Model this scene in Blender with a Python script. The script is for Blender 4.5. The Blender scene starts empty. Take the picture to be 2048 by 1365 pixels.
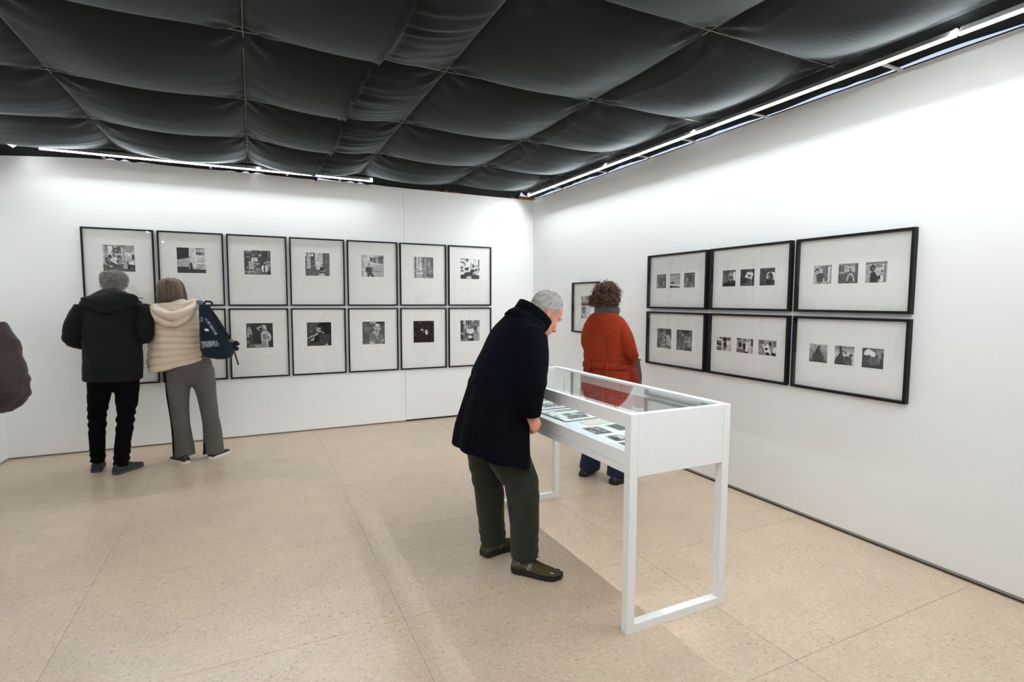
import bpy, bmesh, math, random
import numpy as np
from mathutils import Vector, Matrix
from mathutils.bvhtree import BVHTree

# ------------------------------------------------------------------ camera, world, exposure
SC = bpy.context.scene
COL = SC.collection
W_PX, H_PX = 2048.0, 1365.0
F_PX = 1071.16
cam_d = bpy.data.cameras.new('camera')
cam_d.sensor_width = 36.0
cam_d.sensor_fit = 'HORIZONTAL'
cam_d.lens = F_PX / W_PX * 36.0
cam_d.clip_start = 0.05
cam_d.clip_end = 60
cam = bpy.data.objects.new('camera', cam_d)
COL.objects.link(cam)
PITCH, YAW, ROLL = 0.0761, 0.4494, 0.0037
_fw = Vector((math.sin(YAW) * math.cos(PITCH), math.cos(YAW) * math.cos(PITCH), -math.sin(PITCH)))
_rt = Vector((math.cos(YAW), -math.sin(YAW), 0))
_up = _rt.cross(_fw)
_r2 = _rt * math.cos(ROLL) + _up * math.sin(ROLL)
_u2 = _up * math.cos(ROLL) - _rt * math.sin(ROLL)
_m = Matrix((_r2, _u2, -_fw)).transposed().to_4x4()
_m.translation = Vector((-3.4128, -6.4326, 1.5))
cam.matrix_world = _m
SC.camera = cam

world = bpy.data.worlds.new('world')
SC.world = world
world.use_nodes = True
_bg = world.node_tree.nodes['Background']
_bg.inputs['Color'].default_value = (0.62, 0.74, 0.92, 1)      # cool daylight above the stretched cloth
_bg.inputs['Strength'].default_value = 0.75

SC.view_settings.view_transform = 'Standard'
SC.view_settings.look = 'None'
SC.view_settings.gamma = 1.0
SC.view_settings.use_curve_mapping = False
SC.view_settings.exposure = 0.42
LED = 162.0
LED_BACK = 130.0
LED_FILL = 106.0                                                     # emission of the linear lamps; this one for the added fill lamps
try:
    SC.cycles.use_denoising = True
    SC.cycles.max_bounces = 10
    SC.cycles.diffuse_bounces = 5
    SC.cycles.transparent_max_bounces = 16
    SC.cycles.caustics_reflective = False
    SC.cycles.caustics_refractive = False
except Exception:
    pass

rng = np.random.default_rng(7)
random.seed(7)

# ------------------------------------------------------------------ helpers
def lin(c):
    return tuple((x / 12.92 if x <= 0.04045 else ((x + 0.055) / 1.055) ** 2.4) for x in c)

def rgb(r, g, b):
    return lin((r / 255.0, g / 255.0, b / 255.0))

class NT:
    """small wrapper round a material node tree"""
    def __init__(s, name, color=(0.8, 0.8, 0.8), rough=0.5, spec=0.5, metal=0.0):
        s.m = bpy.data.materials.new(name)
        s.m.use_nodes = True
        s.n = s.m.node_tree.nodes
        s.l = s.m.node_tree.links
        s.p = s.n['Principled BSDF']
        s.out = s.n['Material Output']
        s.p.inputs['Base Color'].default_value = (*color, 1)
        s.p.inputs['Roughness'].default_value = rough
        s.p.inputs['Specular IOR Level'].default_value = spec
        s.p.inputs['Metallic'].default_value = metal
        s.m.diffuse_color = (*color, 1)
    def add(s, t, **kw):
        n = s.n.new(t)
        for k, v in kw.items():
            if k.startswith('i_'):
                n.inputs[k[2:].replace('_', ' ')].default_value = v
            else:
                setattr(n, k, v)
        return n
    def link(s, a, b):
        s.l.new(a, b)
    def coords(s, scale=(1, 1, 1), kind='Object'):
        tc = s.add('ShaderNodeTexCoord')
        mp = s.add('ShaderNodeMapping')
        mp.inputs['Scale'].default_value = scale
        s.link(tc.outputs[kind], mp.inputs['Vector'])
        return mp.outputs['Vector']
    def noise(s, vec, scale, detail=3, rough=0.5):
        n = s.add('ShaderNodeTexNoise')
        n.inputs['Scale'].default_value = scale
        n.inputs['Detail'].default_value = detail
        n.inputs['Roughness'].default_value = rough
        s.link(vec, n.inputs['Vector'])
        return n.outputs['Fac']
    def ramp(s, fac, stops):
        r = s.add('ShaderNodeValToRGB')
        el = r.color_ramp.elements
        while len(el) < len(stops):
            el.new(0.5)
        for e, (p, c) in zip(el, stops):
            e.position = p
            e.color = (*c, 1) if len(c) == 3 else c
        s.link(fac, r.inputs['Fac'])
        return r.outputs['Color']
    def mix(s, fac, a, b, mode='MIX'):
        n = s.add('ShaderNodeMix', data_type='RGBA', blend_type=mode)
        if isinstance(fac, (int, float)):
            n.inputs[0].default_value = fac
        else:
            s.link(fac, n.inputs[0])
        for v, i in ((a, 6), (b, 7)):
            if isinstance(v, tuple):
                n.inputs[i].default_value = (*v, 1)
            else:
                s.link(v, n.inputs[i])
        return n.outputs[2]
    def bump(s, h, strength=0.3, dist=0.01):
        b = s.add('ShaderNodeBump')
        b.inputs['Strength'].default_value = strength
        b.inputs['Distance'].default_value = dist
        s.link(h, b.inputs['Height'])
        s.link(b.outputs['Normal'], s.p.inputs['Normal'])
    def color(s, c):
        s.link(c, s.p.inputs['Base Color'])

M = {}
def plain(name, color, rough=0.5, spec=0.4, metal=0.0, mottle=0.06, scale=30, bump=0.0):
    """plain material with a little procedural mottling"""
    t = NT(name, color, rough, spec, metal)
    v = t.coords()
    f = t.noise(v, scale, 4)
    lo = tuple(c * (1 - mottle) for c in color)
    hi = tuple(min(1, c * (1 + mottle)) for c in color)
    t.color(t.ramp(f, [(0.3, lo), (0.7, hi)]))
    if bump:
        t.bump(f, bump, 0.004)
    M[name] = t.m
    return t

def tag(o, label=None, cat=None, group=None, kind=None):
    if label: o['label'] = label
    if cat: o['category'] = cat
    if group: o['group'] = group
    if kind: o['kind'] = kind
    return o

def link_mesh(name, me, mats, parent=None, smooth=True):
    o = bpy.data.objects.new(name, me)
    COL.objects.link(o)
    if mats is not None:
        for m in (mats if isinstance(mats, (list, tuple)) else [mats]):
            me.materials.append(M[m] if isinstance(m, str) else m)
    if smooth:
        me.polygons.foreach_set('use_smooth', [True] * len(me.polygons))
    if parent is not None:
        o.parent = parent
    return o

def empty(name, loc=(0, 0, 0), rz=0.0):
    o = bpy.data.objects.new(name, None)
    o.empty_display_size = 0.1
    COL.objects.link(o)
    o.location = loc
    o.rotation_euler = (0, 0, rz)
    return o

def from_bm(name, bm, mats, parent=None, smooth=False):
    me = bpy.data.meshes.new(name)
    bmesh.ops.recalc_face_normals(bm, faces=bm.faces)
    bm.to_mesh(me)
    bm.free()
    return link_mesh(name, me, mats, parent, smooth)

def box(bm, x0, x1, y0, y1, z0, z1, bevel=0.0):
    vs = [bm.verts.new((x, y, z)) for z in (z0, z1) for y in (y0, y1) for x in (x0, x1)]
    fs = [bm.faces.new([vs[i] for i in f]) for f in ((0, 2, 3, 1), (4, 5, 7, 6), (0, 1, 5, 4), (2, 6, 7, 3), (0, 4, 6, 2), (1, 3, 7, 5))]
    if bevel:
        es = list({e for f in fs for e in f.edges})
        bmesh.ops.bevel(bm, geom=es, offset=bevel, segments=2, affect='EDGES', profile=0.5)
    return vs

def boxo(name, ext, mats, parent=None, bevel=0.0):
    bm = bmesh.new()
    box(bm, *ext, bevel=bevel)
    return from_bm(name, bm, mats, parent)

def catmull(P, sub):
    P = np.asarray(P, float)
    if len(P) < 3 or sub <= 1:
        return P
    Q = np.vstack([2 * P[0] - P[1], P, 2 * P[-1] - P[-2]])
    out = []
    for i in range(1, len(Q) - 2):
        p0, p1, p2, p3 = Q[i - 1], Q[i], Q[i + 1], Q[i + 2]
        for k in range(sub):
            t = k / sub
            out.append(0.5 * ((2 * p1) + (-p0 + p2) * t + (2 * p0 - 5 * p1 + 4 * p2 - p3) * t * t + (-p0 + 3 * p1 - 3 * p2 + p3) * t ** 3))
    out.append(P[-1])
    return np.array(out)

def tube(bm, pts, rad, ref=(0, 1, 0), n=18, sub=4, power=2.0, cap=0.6, mtx=None):
    """closed tapering tube through pts; rad = r or (ra, rb), rb measured along ref"""
    rad = [(r, r) if not isinstance(r, (tuple, list)) else tuple(r) for r in rad]
    A = np.hstack([np.asarray(pts, float), np.asarray(rad, float)])
    A = catmull(A, sub)
    P, R = A[:, :3], np.maximum(A[:, 3:], 0.0005)
    T = np.gradient(P, axis=0)
    T /= np.linalg.norm(T, axis=1)[:, None] + 1e-12
    ref = np.asarray(ref, float)
    ang = np.linspace(0, 2 * math.pi, n, endpoint=False)
    ca, sa = np.cos(ang), np.sin(ang)
    ca = np.sign(ca) * np.abs(ca) ** (2 / power)
    sa = np.sign(sa) * np.abs(sa) ** (2 / power)
    rings = []
    def ring(p, t, r, k=1.0):
        a = np.cross(ref, t); a /= np.linalg.norm(a) + 1e-12
        b = np.cross(t, a)
        return p + np.outer(ca, a) * r[0] * k + np.outer(sa, b) * r[1] * k
    if cap > 0:
        for q in (0.95, 0.75, 0.4):
            rings.append(ring(P[0] - T[0] * min(R[0]) * cap * q, T[0], R[0], math.sqrt(1 - q * q)))
    for p, t, r in zip(P, T, R):
        rings.append(ring(p, t, r))
    if cap > 0:
        for q in (0.4, 0.75, 0.95):
            rings.append(ring(P[-1] + T[-1] * min(R[-1]) * cap * q, T[-1], R[-1], math.sqrt(1 - q * q)))
    V = []
    for rg in rings:
        V.append([bm.verts.new((mtx @ Vector(v)) if mtx is not None else v) for v in rg])
    for a, b in zip(V[:-1], V[1:]):
        for i in range(n):
            j = (i + 1) % n
            bm.faces.new((a[i], a[j], b[j], b[i]))
    bm.faces.new(V[0][::-1])
    bm.faces.new(V[-1])
    return V

def ball(bm, c, r, mtx=None, seg=16):
    r = (r, r, r) if not isinstance(r, (tuple, list)) else r
    m = Matrix.Translation(c) @ Matrix.Diagonal((*r, 1))
    if mtx is not None:
        m = mtx @ m
    bmesh.ops.create_uvsphere(bm, u_segments=seg, v_segments=seg // 2 + 2, radius=1.0, matrix=m)

def voxel(bm, size, smooth=4, factor=0.5):
    """union everything in bm into one continuous skin"""
    me = bpy.data.meshes.new('tmp')
    bmesh.ops.recalc_face_normals(bm, faces=bm.faces)
    bm.to_mesh(me)
    bm.free()
    ob = bpy.data.objects.new('tmp', me)
    COL.objects.link(ob)
    md = ob.modifiers.new('r', 'REMESH')
    md.mode = 'VOXEL'
    md.voxel_size = size
    if smooth:
        ms = ob.modifiers.new('s', 'SMOOTH')
        ms.iterations = smooth
        ms.factor = factor
    dg = bpy.context.evaluated_depsgraph_get()
    me2 = bpy.data.meshes.new_from_object(ob.evaluated_get(dg))
    bpy.data.objects.remove(ob)
    bpy.data.meshes.remove(me)
    return me2

def vnoise(p, seed=0):
    """value noise, p (N,3) -> -1..1"""
    p = np.asarray(p, float)
    i = np.floor(p).astype(np.int64)
    f = p - i
    f = f * f * (3 - 2 * f)
    out = np.zeros(len(p))
    for dx in (0, 1):
        for dy in (0, 1):
            for dz in (0, 1):
                h = (i[:, 0] + dx) * 374761393 + (i[:, 1] + dy) * 668265263 + (i[:, 2] + dz) * 2147483647 + seed * 1274126177
                h = (h ^ (h >> 13)) * 1274126177
                h = (h ^ (h >> 16)) & 0xFFFF
                w = (f[:, 0] if dx else 1 - f[:, 0]) * (f[:, 1] if dy else 1 - f[:, 1]) * (f[:, 2] if dz else 1 - f[:, 2])
                out += w * (h / 32767.5 - 1)
    return out

def co_no(me):
    n = len(me.vertices)
    co = np.empty(n * 3); no = np.empty(n * 3)
    me.vertices.foreach_get('co', co)
    me.vertices.foreach_get('normal', no)
    return co.reshape(-1, 3), no.reshape(-1, 3)

def displace(me, fn):
    co, no = co_no(me)
    d = fn(co, no)
    co = co + (no * d[:, None] if d.ndim == 1 else d)
    me.vertices.foreach_set('co', co.ravel())
    me.update()

def gcol(me, name, arr):
    a = me.color_attributes.new(name, 'FLOAT_COLOR', 'POINT')
    buf = np.ones((len(me.vertices), 4), np.float32)
    buf[:, :3] = arr
    a.data.foreach_set('color', buf.ravel())

# ------------------------------------------------------------------ materials of the room
def wall_mat(name, c):
    t = NT(name, c, 0.85, 0.25)
    v = t.coords(kind='Object')
    f = t.noise(v, 1.3, 4)
    g = t.noise(v, 180, 2)
    t.color(t.mix(0.5, t.ramp(f, [(0.35, tuple(x * 0.985 for x in c)), (0.65, c)]), c))
    t.bump(g, 0.04, 0.002)
    M[name] = t.m
wall_mat('wall_paint', (0.915, 0.915, 0.91))
plain('gap_grey', (0.22, 0.215, 0.20), 0.7, 0.3)
plain('gap_black', (0.012, 0.011, 0.010), 0.8, 0.2)
plain('alu_trim', (0.33, 0.33, 0.32), 0.45, 0.4, 0.2)
_t = NT('wood_trim', rgb(150, 88, 42), 0.5, 0.4)
_v = _t.coords((1.5, 40, 40))
_t.color(_t.ramp(_t.noise(_v, 3, 5), [(0.3, rgb(116, 62, 28)), (0.7, rgb(176, 106, 54))]))
M['wood_trim'] = _t.m

_t = NT('concrete', rgb(196, 174, 150), 0.3, 0.4)
_g = _t.add('ShaderNodeNewGeometry')
_p = _g.outputs['Position']
_big = _t.noise(_p, 0.8, 5, 0.6)
_mid = _t.noise(_p, 5, 5, 0.65)
_c = _t.ramp(_big, [(0.28, rgb(184, 166, 148)), (0.5, rgb(208, 185, 160)), (0.72, rgb(220, 194, 166))])
_c = _t.mix(0.40, _c, _t.ramp(_mid, [(0.3, rgb(170, 152, 132)), (0.7, rgb(218, 198, 172))]))
_fine = _t.noise(_p, 45, 4, 0.7)
_c = _t.mix(0.35, _c, _t.ramp(_fine, [(0.32, rgb(166, 146, 124)), (0.68, rgb(222, 202, 176))]))
# aggregate: irregular dark and pale chips of two sizes, denser in places
def chips(c, scale, lo, hi, off, strength, col, d_lo, d_hi, stretch=(1, 1, 1)):
    mp = _t.add('ShaderNodeMapping'); mp.inputs['Location'].default_value = (off, off * 0.7, off * 0.3)
    mp.inputs['Rotation'].default_value = (0, 0, off)
    mp.inputs['Scale'].default_value = stretch
    _t.link(_p, mp.inputs['Vector'])
    m = _t.ramp(_t.noise(mp.outputs[0], scale, 1.5, 0.45), [(lo, (0, 0, 0)), (hi, (1, 1, 1))])
    d = _t.ramp(_t.noise(mp.outputs[0], 1.7, 4), [(0.36, (d_lo,) * 3), (0.66, (d_hi,) * 3)])
    mu = _t.add('ShaderNodeMath', operation='MULTIPLY'); _t.link(m, mu.inputs[0]); _t.link(d, mu.inputs[1])
    m2 = _t.add('ShaderNodeMath', operation='MULTIPLY'); _t.link(mu.outputs[0], m2.inputs[0]); m2.inputs[1].default_value = strength
    return _t.mix(m2.outputs[0], c, col)
_c = chips(_c, 62, 0.655, 0.70, 0.4, 0.62, rgb(112, 98, 86), 0.35, 1.0, (1, 1.5, 1))
_c = chips(_c, 105, 0.645, 0.69, 1.3, 0.50, rgb(122, 104, 86), 0.45, 1.0, (1.4, 1, 1))
_c = chips(_c, 80, 0.650, 0.69, 2.1, 0.40, rgb(140, 134, 128), 0.30, 1.0)
_c = chips(_c, 90, 0.655, 0.70, 3.3, 0.45, rgb(236, 222, 198), 0.4, 1.0)
_t.color(_c)
M['concrete'] = _t.m
plain('joint', rgb(160, 144, 126), 0.8, 0.2)

_t = NT('ceiling_cloth', (0.030, 0.034, 0.034), 0.85, 0.25)
_v = _t.coords()
_t.color(_t.ramp(_t.noise(_v, 3, 4), [(0.3, (0.0075, 0.0092, 0.0095)), (0.7, (0.011, 0.013, 0.0135))]))
_t.bump(_t.noise(_t.coords((1, 6, 1)), 14, 4), 0.15, 0.01)
_t.p.inputs['Sheen Weight'].default_value = 0.26
_t.p.inputs['Sheen Roughness'].default_value = 0.35
_t.p.inputs['Sheen Tint'].default_value = (0.80, 0.92, 0.95, 1)
M['ceiling_cloth'] = _t.m
plain('steel_wire', (0.42, 0.42, 0.38), 0.45, 0.5, 0.5)
plain('lamp_housing', (0.72, 0.70, 0.67), 0.5, 0.4)
for _n, _e in (('lamp_diffuser', LED), ('back_diffuser', LED_BACK), ('fill_diffuser', LED_FILL)):
    _t = NT(_n, (1, 1, 1), 0.5)
    _t.p.inputs['Emission Color'].default_value = (0.90, 0.962, 1.0, 1)
    _t.p.inputs['Emission Strength'].default_value = _e
    M[_n] = _t.m

# ------------------------------------------------------------------ the room
XL, YR = -5.51, -9.4                 # left wall, rear wall behind the camera
WALL_H = 2.835
T = 0.10
fl = boxo('floor', (XL - T, T, YR - T, T, -0.08, -0.0015), 'joint')
tag(fl, 'beige polished concrete floor with dark stone chips and fine joints', 'floor', kind='structure')
SX, SY, GAP = 1.405, 0.995, 0.0022
bm = bmesh.new()
box(bm, -SX / 2 + GAP / 2, SX / 2 - GAP / 2, -SY / 2 + GAP / 2, SY / 2 - GAP / 2, -0.03, 0.0, bevel=0.0006)
slab_me = bpy.data.meshes.new('slab')
bmesh.ops.recalc_face_normals(bm, faces=bm.faces)
bm.to_mesh(slab_me); bm.free()
slab_me.materials.append(M['concrete'])
for i in range(4):
    for j in range(10):
        xc = -0.005 - SX * (i + 0.5)
        yc = -0.055 + SY * 0.5 - SY * j
        if yc - SY / 2 < YR - 0.6:
            continue
        o = bpy.data.objects.new('slab', slab_me)
        COL.objects.link(o)
        o.parent = fl
        o.location = (xc, yc, 0)

def wall(name, label, ext, panels):
    w = empty(name, (0, 0, 0))
    tag(w, label, 'wall', kind='structure')
    for e in panels:
        boxo('wall_panel', e, 'wall_paint', w, bevel=0.0015)
    boxo('wall_core', ext, 'gap_black', w)
    return w
# back wall: two panels with a visible seam, the right one hanging clear of the floor
SEAM = -1.757
wall('wall_back', 'white painted gallery wall behind the two rows of portrait frames',
     (XL, 0, 0.04, T, 0.0, WALL_H - 0.01),
     [(XL - 0.02, SEAM - 0.0015, 0.0, 0.05, 0.016, WALL_H), (SEAM + 0.0015, 0.02, 0.001, 0.05, 0.022, WALL_H - 0.006)])
wall('wall_right', 'white painted gallery wall on the right with deep black frames',
     (0.04, T, YR, 0.03, 0.0, WALL_H - 0.01), [(0.0, 0.05, YR, 0.0, 0.026, WALL_H)])
wall('wall_left', 'white painted gallery wall at the left edge of the picture',
     (XL - T, XL - 0.04, YR, 0.03, 0.0, WALL_H - 0.01), [(XL - 0.05, XL, YR, 0.0, 0.016, WALL_H)])
wall('wall_rear', 'white painted gallery wall behind the viewer',
     (XL, 0, YR - T, YR - 0.04, 0.0, WALL_H - 0.01), [(XL, 0.0, YR - 0.05, YR, 0.016, WALL_H)])
def base(name, label, ext, m):
    tag(boxo(name, ext, m), label, 'baseboard', kind='structure')
base('baseboard_back', 'thin grey shadow gap strip along the foot of the back wall', (XL, SEAM, 0.006, 0.03, 0.0, 0.018), 'gap_grey')
base('baseboard_right', 'grey metal strip along the foot of the right wall', (0.004, 0.03, YR, 0.0, 0.010, 0.028), 'alu_trim')
base('baseboard_left', 'thin grey shadow gap strip along the foot of the left wall', (XL - 0.03, XL - 0.006, YR, 0.0, 0.0, 0.018), 'gap_grey')
# wooden batten showing above the right part of the back wall
tag(boxo('trim_1', (-1.80, 0.03, 0.002, 0.06, WALL_H - 0.006, WALL_H + 0.035), 'wood_trim', bevel=0.002),
    'bare brown wooden batten on top of the back wall by the corner', 'trim', kind='structure')
tag(boxo('trim_2', (0.0, 0.012, YR, -0.02, WALL_H, WALL_H + 0.007), 'gap_black'),
    'thin dark edge along the top of the right wall', 'trim', kind='structure')

# ------------------------------------------------------------------ stretched dark cloth ceiling on a wire grid
CX = np.array([-5.56, -4.52, -3.42, -2.29, -1.20, -0.22, -0.012])
CY = np.array([-9.6, -8.6, -7.5, -6.4, -5.31, -4.24, -3.14, -2.07, -1.07, -0.11, 0.0])
ZW = 2.925
xs = np.unique(np.concatenate([np.arange(-5.56, -0.012, 0.02), CX]))
ys = np.unique(np.concatenate([np.arange(-9.6, -6.4, 0.06), np.arange(-6.4, 0.0, 0.02), CY]))
X, Y = np.meshgrid(xs, ys)
def cell(v, edges):
    k = np.clip(np.searchsorted(edges, v, side='right') - 1, 0, len(edges) - 2)
    a, b = edges[k], edges[k + 1]
    return k, (v - a) / (b - a), b - a
kx, u, wx = cell(X, CX)
ky, v, wy = cell(Y, CY)
U = np.clip(4 * u * (1 - u), 0, 1)
V = np.clip(4 * v * (1 - v), 0, 1)
depth = 0.135 * np.minimum(1, np.minimum(wx / 1.0, wy / 0.95) ** 1.5) * (0.88 + 0.24 * ((kx * 7 + ky * 5) % 5) / 4)
depth = np.where(kx == len(CX) - 3, depth * 0.72, depth)
Z = ZW - depth * (U ** 0.62) * (V ** 0.62)
# cloth runs down to the walls beyond the last wire
Z = np.where(ky == len(CY) - 2, ZW + (2.842 - ZW) * v ** 1.2 - 0.012 * U, Z)
Z = np.where(kx == len(CX) - 2, ZW - 0.072 * u + 0.005 * np.sin(Y * 9) * u, Z)
Z = np.where(kx == 0, Z - 0.075 * (1 - u) ** 2 * (1 - 0.6 * V), Z)
flat = np.stack([X.ravel(), Y.ravel(), np.zeros(X.size)], 1)
# soft horizontal folds, stronger towards the back wall and close to the wires
near = np.clip((Y + 4.0) / 4.0, 0, 1)
w1 = vnoise(flat * [1.2, 11, 1], 3).reshape(X.shape)
w2 = vnoise(flat * [2.5, 26, 1], 5).reshape(X.shape)
pin = np.exp(-np.minimum(u * wx, (1 - u) * wx) / 0.22)
Z += (0.0045 * w1 + 0.002 * w2) * (0.15 + near) * (0.35 + pin) * np.minimum(1, V * 3)
# radial pinches where cloth is tied to the wire crossings
for cx in CX[1:-1]:
    for cy in CY[4:-1]:
        dx, dy = X - cx, Y - cy
        r = np.hypot(dx, dy)
        th = np.arctan2(dy, dx)
        Z += 0.010 * np.sin(th * 7 + cx * 3 + cy * 5) * np.exp(-((r - 0.12) / 0.09) ** 2)
        Z += 0.012 * np.exp(-(r / 0.05) ** 2)
# ruched seam: gathered strip between the seam and the wire on its right
SM = -2.755
seamx = SM + 0.03 * np.sin(Y * 3.1) + 0.02 * vnoise(flat * [0, 5, 1], 9).reshape(X.shape)
s = (X - seamx) / (-2.29 - SM)
inside = (s > 0) & (s < 1)
g1 = vnoise(flat * [1.0, 24, 1], 11).reshape(X.shape)
g2 = vnoise(flat * [2.0, 55, 1], 12).reshape(X.shape)
Z += np.where(inside, (0.016 * g1 * np.exp(-s * 1.1) + 0.009 * g2 * np.exp(-s * 3.0)) * np.minimum(1, s * 12) * np.minimum(1, (1 - s) * 6) * (0.35 + 0.65 * V), 0)
Z += np.where(inside, 0.030 * np.exp(-s * 4.0), 0)
Z -= 0.020 * np.exp(-((X - seamx + 0.006) / 0.012) ** 2)
# narrow welt right of the wire at -1.2
wel = -1.20 + 0.11 + 0.05 * np.sin((Y + 0.2) * 2.9) * V
Z -= 0.007 * np.exp(-((X - wel) / 0.012) ** 2) * V
ny, nx = X.shape
idx = np.arange(ny * nx).reshape(ny, nx)
quads = np.stack([idx[:-1, :-1], idx[:-1, 1:], idx[1:, 1:], idx[1:, :-1]], -1).reshape(-1, 4)
# the cloth's right edge is a little ragged
edge_w = 0.016 * vnoise(np.stack([np.zeros(ny), ys * 3.1, np.zeros(ny)], 1), 21)
X[:, -1] += edge_w
me = bpy.data.meshes.new('ceiling')
me.from_pydata(np.stack([X.ravel(), Y.ravel(), Z.ravel()], 1).tolist(), [], quads.tolist())
ceil = link_mesh('ceiling', me, 'ceiling_cloth')
tag(ceil, 'dark grey cloth ceiling sagging in quilted squares from a wire grid', 'ceiling', kind='structure')
def wire(p, q):
    bm = bmesh.new()
    n = 6
    tube(bm, [tuple(np.array(p) + (np.array(q) - np.array(p)) * t / n) for t in range(n + 1)], [0.0019] * (n + 1), ref=(0.01, 0.02, 1), n=5, sub=1, cap=0)
    return from_bm('wire', bm, 'steel_wire', ceil)
for cx in CX[1:-1]:
    wire((cx, YR, ZW - 0.003), (cx, -0.05, ZW - 0.003))
for cy in CY[1:-1]:
    wire((XL, cy, ZW - 0.006), (-0.06, cy, ZW - 0.006))

# ------------------------------------------------------------------ linear LED lamps
TILT = 42
def lamp(label, loc, rz, L, dist, brackets, ends=(True, True), glow='lamp_diffuser'):
    t = empty('linear_lamp', loc, rz)
    tag(t, label, 'lamp', 'linear lamps along the tops of the walls')
    bm = bmesh.new()
    box(bm, 0.002, L - 0.002, -0.015, 0.013, 0.0042, 0.038)
    box(bm, 0.002, L - 0.002, -0.015, -0.0120, 0.0 if glow == 'fill_diffuser' else -0.009, 0.0042)
    box(bm, 0.002, L - 0.002, 0.0100, 0.013, 0.0, 0.0042)
    tilt = math.radians(50 if glow == 'fill_diffuser' else -TILT)
    from_bm('housing', bm, 'lamp_housing', t).rotation_euler.x = tilt
    boxo('diffuser', (0.0, L, -0.0118, 0.0098, 0.0010, 0.004), glow, t).rotation_euler.x = tilt
    for k, e in enumerate(ends):
        if e:
            x = 0.0 if k == 0 else L - 0.012
            boxo('end_light', (x, x + 0.008, -0.0180, -0.0152, 0.0, 0.030), glow, t).rotation_euler.x = tilt
    for b in brackets:
        boxo('bracket', (b - 0.011, b + 0.011, 0.016, dist, 0.004, 0.012), 'lamp_housing', t)
    return t
XB, YB, ZB = -0.218, -0.185, 2.826
R90 = math.pi / 2
# along the right wall (local x runs from the corner towards the viewer)
lamp('white linear lamp on the right wall nearest the room corner', (XB, -0.27, ZB), -R90, 1.665, 0.225, [0.54, 1.45])
lamp('white linear lamp on the right wall above the curly-haired visitor', (XB, -1.945, ZB), -R90, 1.175, 0.225, [0.43, 1.0], (False, True))
lamp('white linear lamp on the right wall above the framed triptychs', (XB, -3.13, ZB), -R90, 1.76, 0.225, [0.50, 1.39], (False, True))
lamp('white linear lamp on the right wall leaving the picture at upper right', (XB, -4.90, ZB), -R90, 1.76, 0.225, [0.5, 1.4], (False, True))
# along the back wall
lamp('white linear lamp above the left half of the portrait frames', (-5.095, YB, ZB + 0.010), 0, 1.76, 0.19, [0.44, 1.33], (True, False), 'back_diffuser')
lamp('white linear lamp above the right half of the portrait frames', (-3.33, YB, ZB + 0.010), 0, 1.175, 0.19, [0.29, 0.84], (True, True), 'back_diffuser')
# along the left wall (local x runs towards the back wall)
lamp('linear lamp end showing at the upper left edge of the picture', (XL + 0.25, -2.0, ZB), R90, 1.80, 0.25, [0.4, 1.4], (False, True), 'back_diffuser')
lamp('linear lamp on the left wall outside the picture', (XL + 0.25, -4.0, ZB), R90, 1.76, 0.25, [0.4, 1.4])
lamp('linear lamp on the left wall beside the viewer', (XL + 0.25, -8.6, ZB), R90, 3.4, 0.25, [0.4, 1.4])

for _y, _w in ((-5.31, 'nearer'), (-6.40, 'farther')):  # unseen fill lamps, added overhead to brighten the room towards the back wall
    o = lamp('added linear fill lamp hanging across the room overhead, the %s of two above the viewer' % _w, (-5.0, _y, 2.855), 0, 4.3, 0.02, [], glow='fill_diffuser')
    for _x in (0.3, 4.0):
        boxo('hanger', (_x - 0.003, _x + 0.003, -0.003, 0.003, 0.042, 0.06), 'steel_wire', o)

# ------------------------------------------------------------------ framed photographs
plain('black_frame', (0.007, 0.007, 0.0075), 0.55, 0.22, mottle=0.15, scale=60)
plain('mat_board', (0.93, 0.92, 0.885), 0.9, 0.15, mottle=0.015)
plain('mat_bevel', (0.93, 0.92, 0.89), 0.85, 0.15, mottle=0.01)
plain('mat_dim', (0.66, 0.655, 0.61), 0.9, 0.15)
_t = NT('photo_print', (0.5, 0.5, 0.5), 0.45, 0.3)
_a = _t.add('ShaderNodeVertexColor', layer_name='Col')
_t.color(_a.outputs['Color'])
M['photo_print'] = _t.m

def thin_glass(name, tint, ior=1.5, gain=1.0):
    m = bpy.data.materials.new(name)
    m.use_nodes = True
    n, l = m.node_tree.nodes, m.node_tree.links
    n.clear()
    out = n.new('ShaderNodeOutputMaterial')
    tr = n.new('ShaderNodeBsdfTransparent'); tr.inputs['Color'].default_value = (*tint, 1)
    gl = n.new('ShaderNodeBsdfGlossy'); gl.inputs['Roughness'].default_value = 0.0
    gl.inputs['Color'].default_value = (gain, gain, gain, 1)
    # Schlick reflectance from the facing angle, the same from either side of the pane
    lw = n.new('ShaderNodeLayerWeight'); lw.inputs['Blend'].default_value = 0.5
    pw = n.new('ShaderNodeMath'); pw.operation = 'POWER'; pw.inputs[1].default_value = 5.0
    ma = n.new('ShaderNodeMath'); ma.operation = 'MULTIPLY_ADD'
    f0 = ((ior - 1) / (ior + 1)) ** 2
    ma.inputs[1].default_value = 1 - f0; ma.inputs[2].default_value = f0
    l.new(lw.outputs['Facing'], pw.inputs[0]); l.new(pw.outputs[0], ma.inputs[0])
    mx = n.new('ShaderNodeMixShader')
    l.new(ma.outputs[0], mx.inputs[0]); l.new(tr.outputs[0], mx.inputs[1]); l.new(gl.outputs[0], mx.inputs[2])
    l.new(mx.outputs[0], out.inputs[0])
    M[name] = m
thin_glass('picture_glass', (1.0, 1.0, 1.0), 1.38, 0.9)
thin_glass('case_glass', (0.975, 0.992, 0.988), 1.5)

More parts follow.
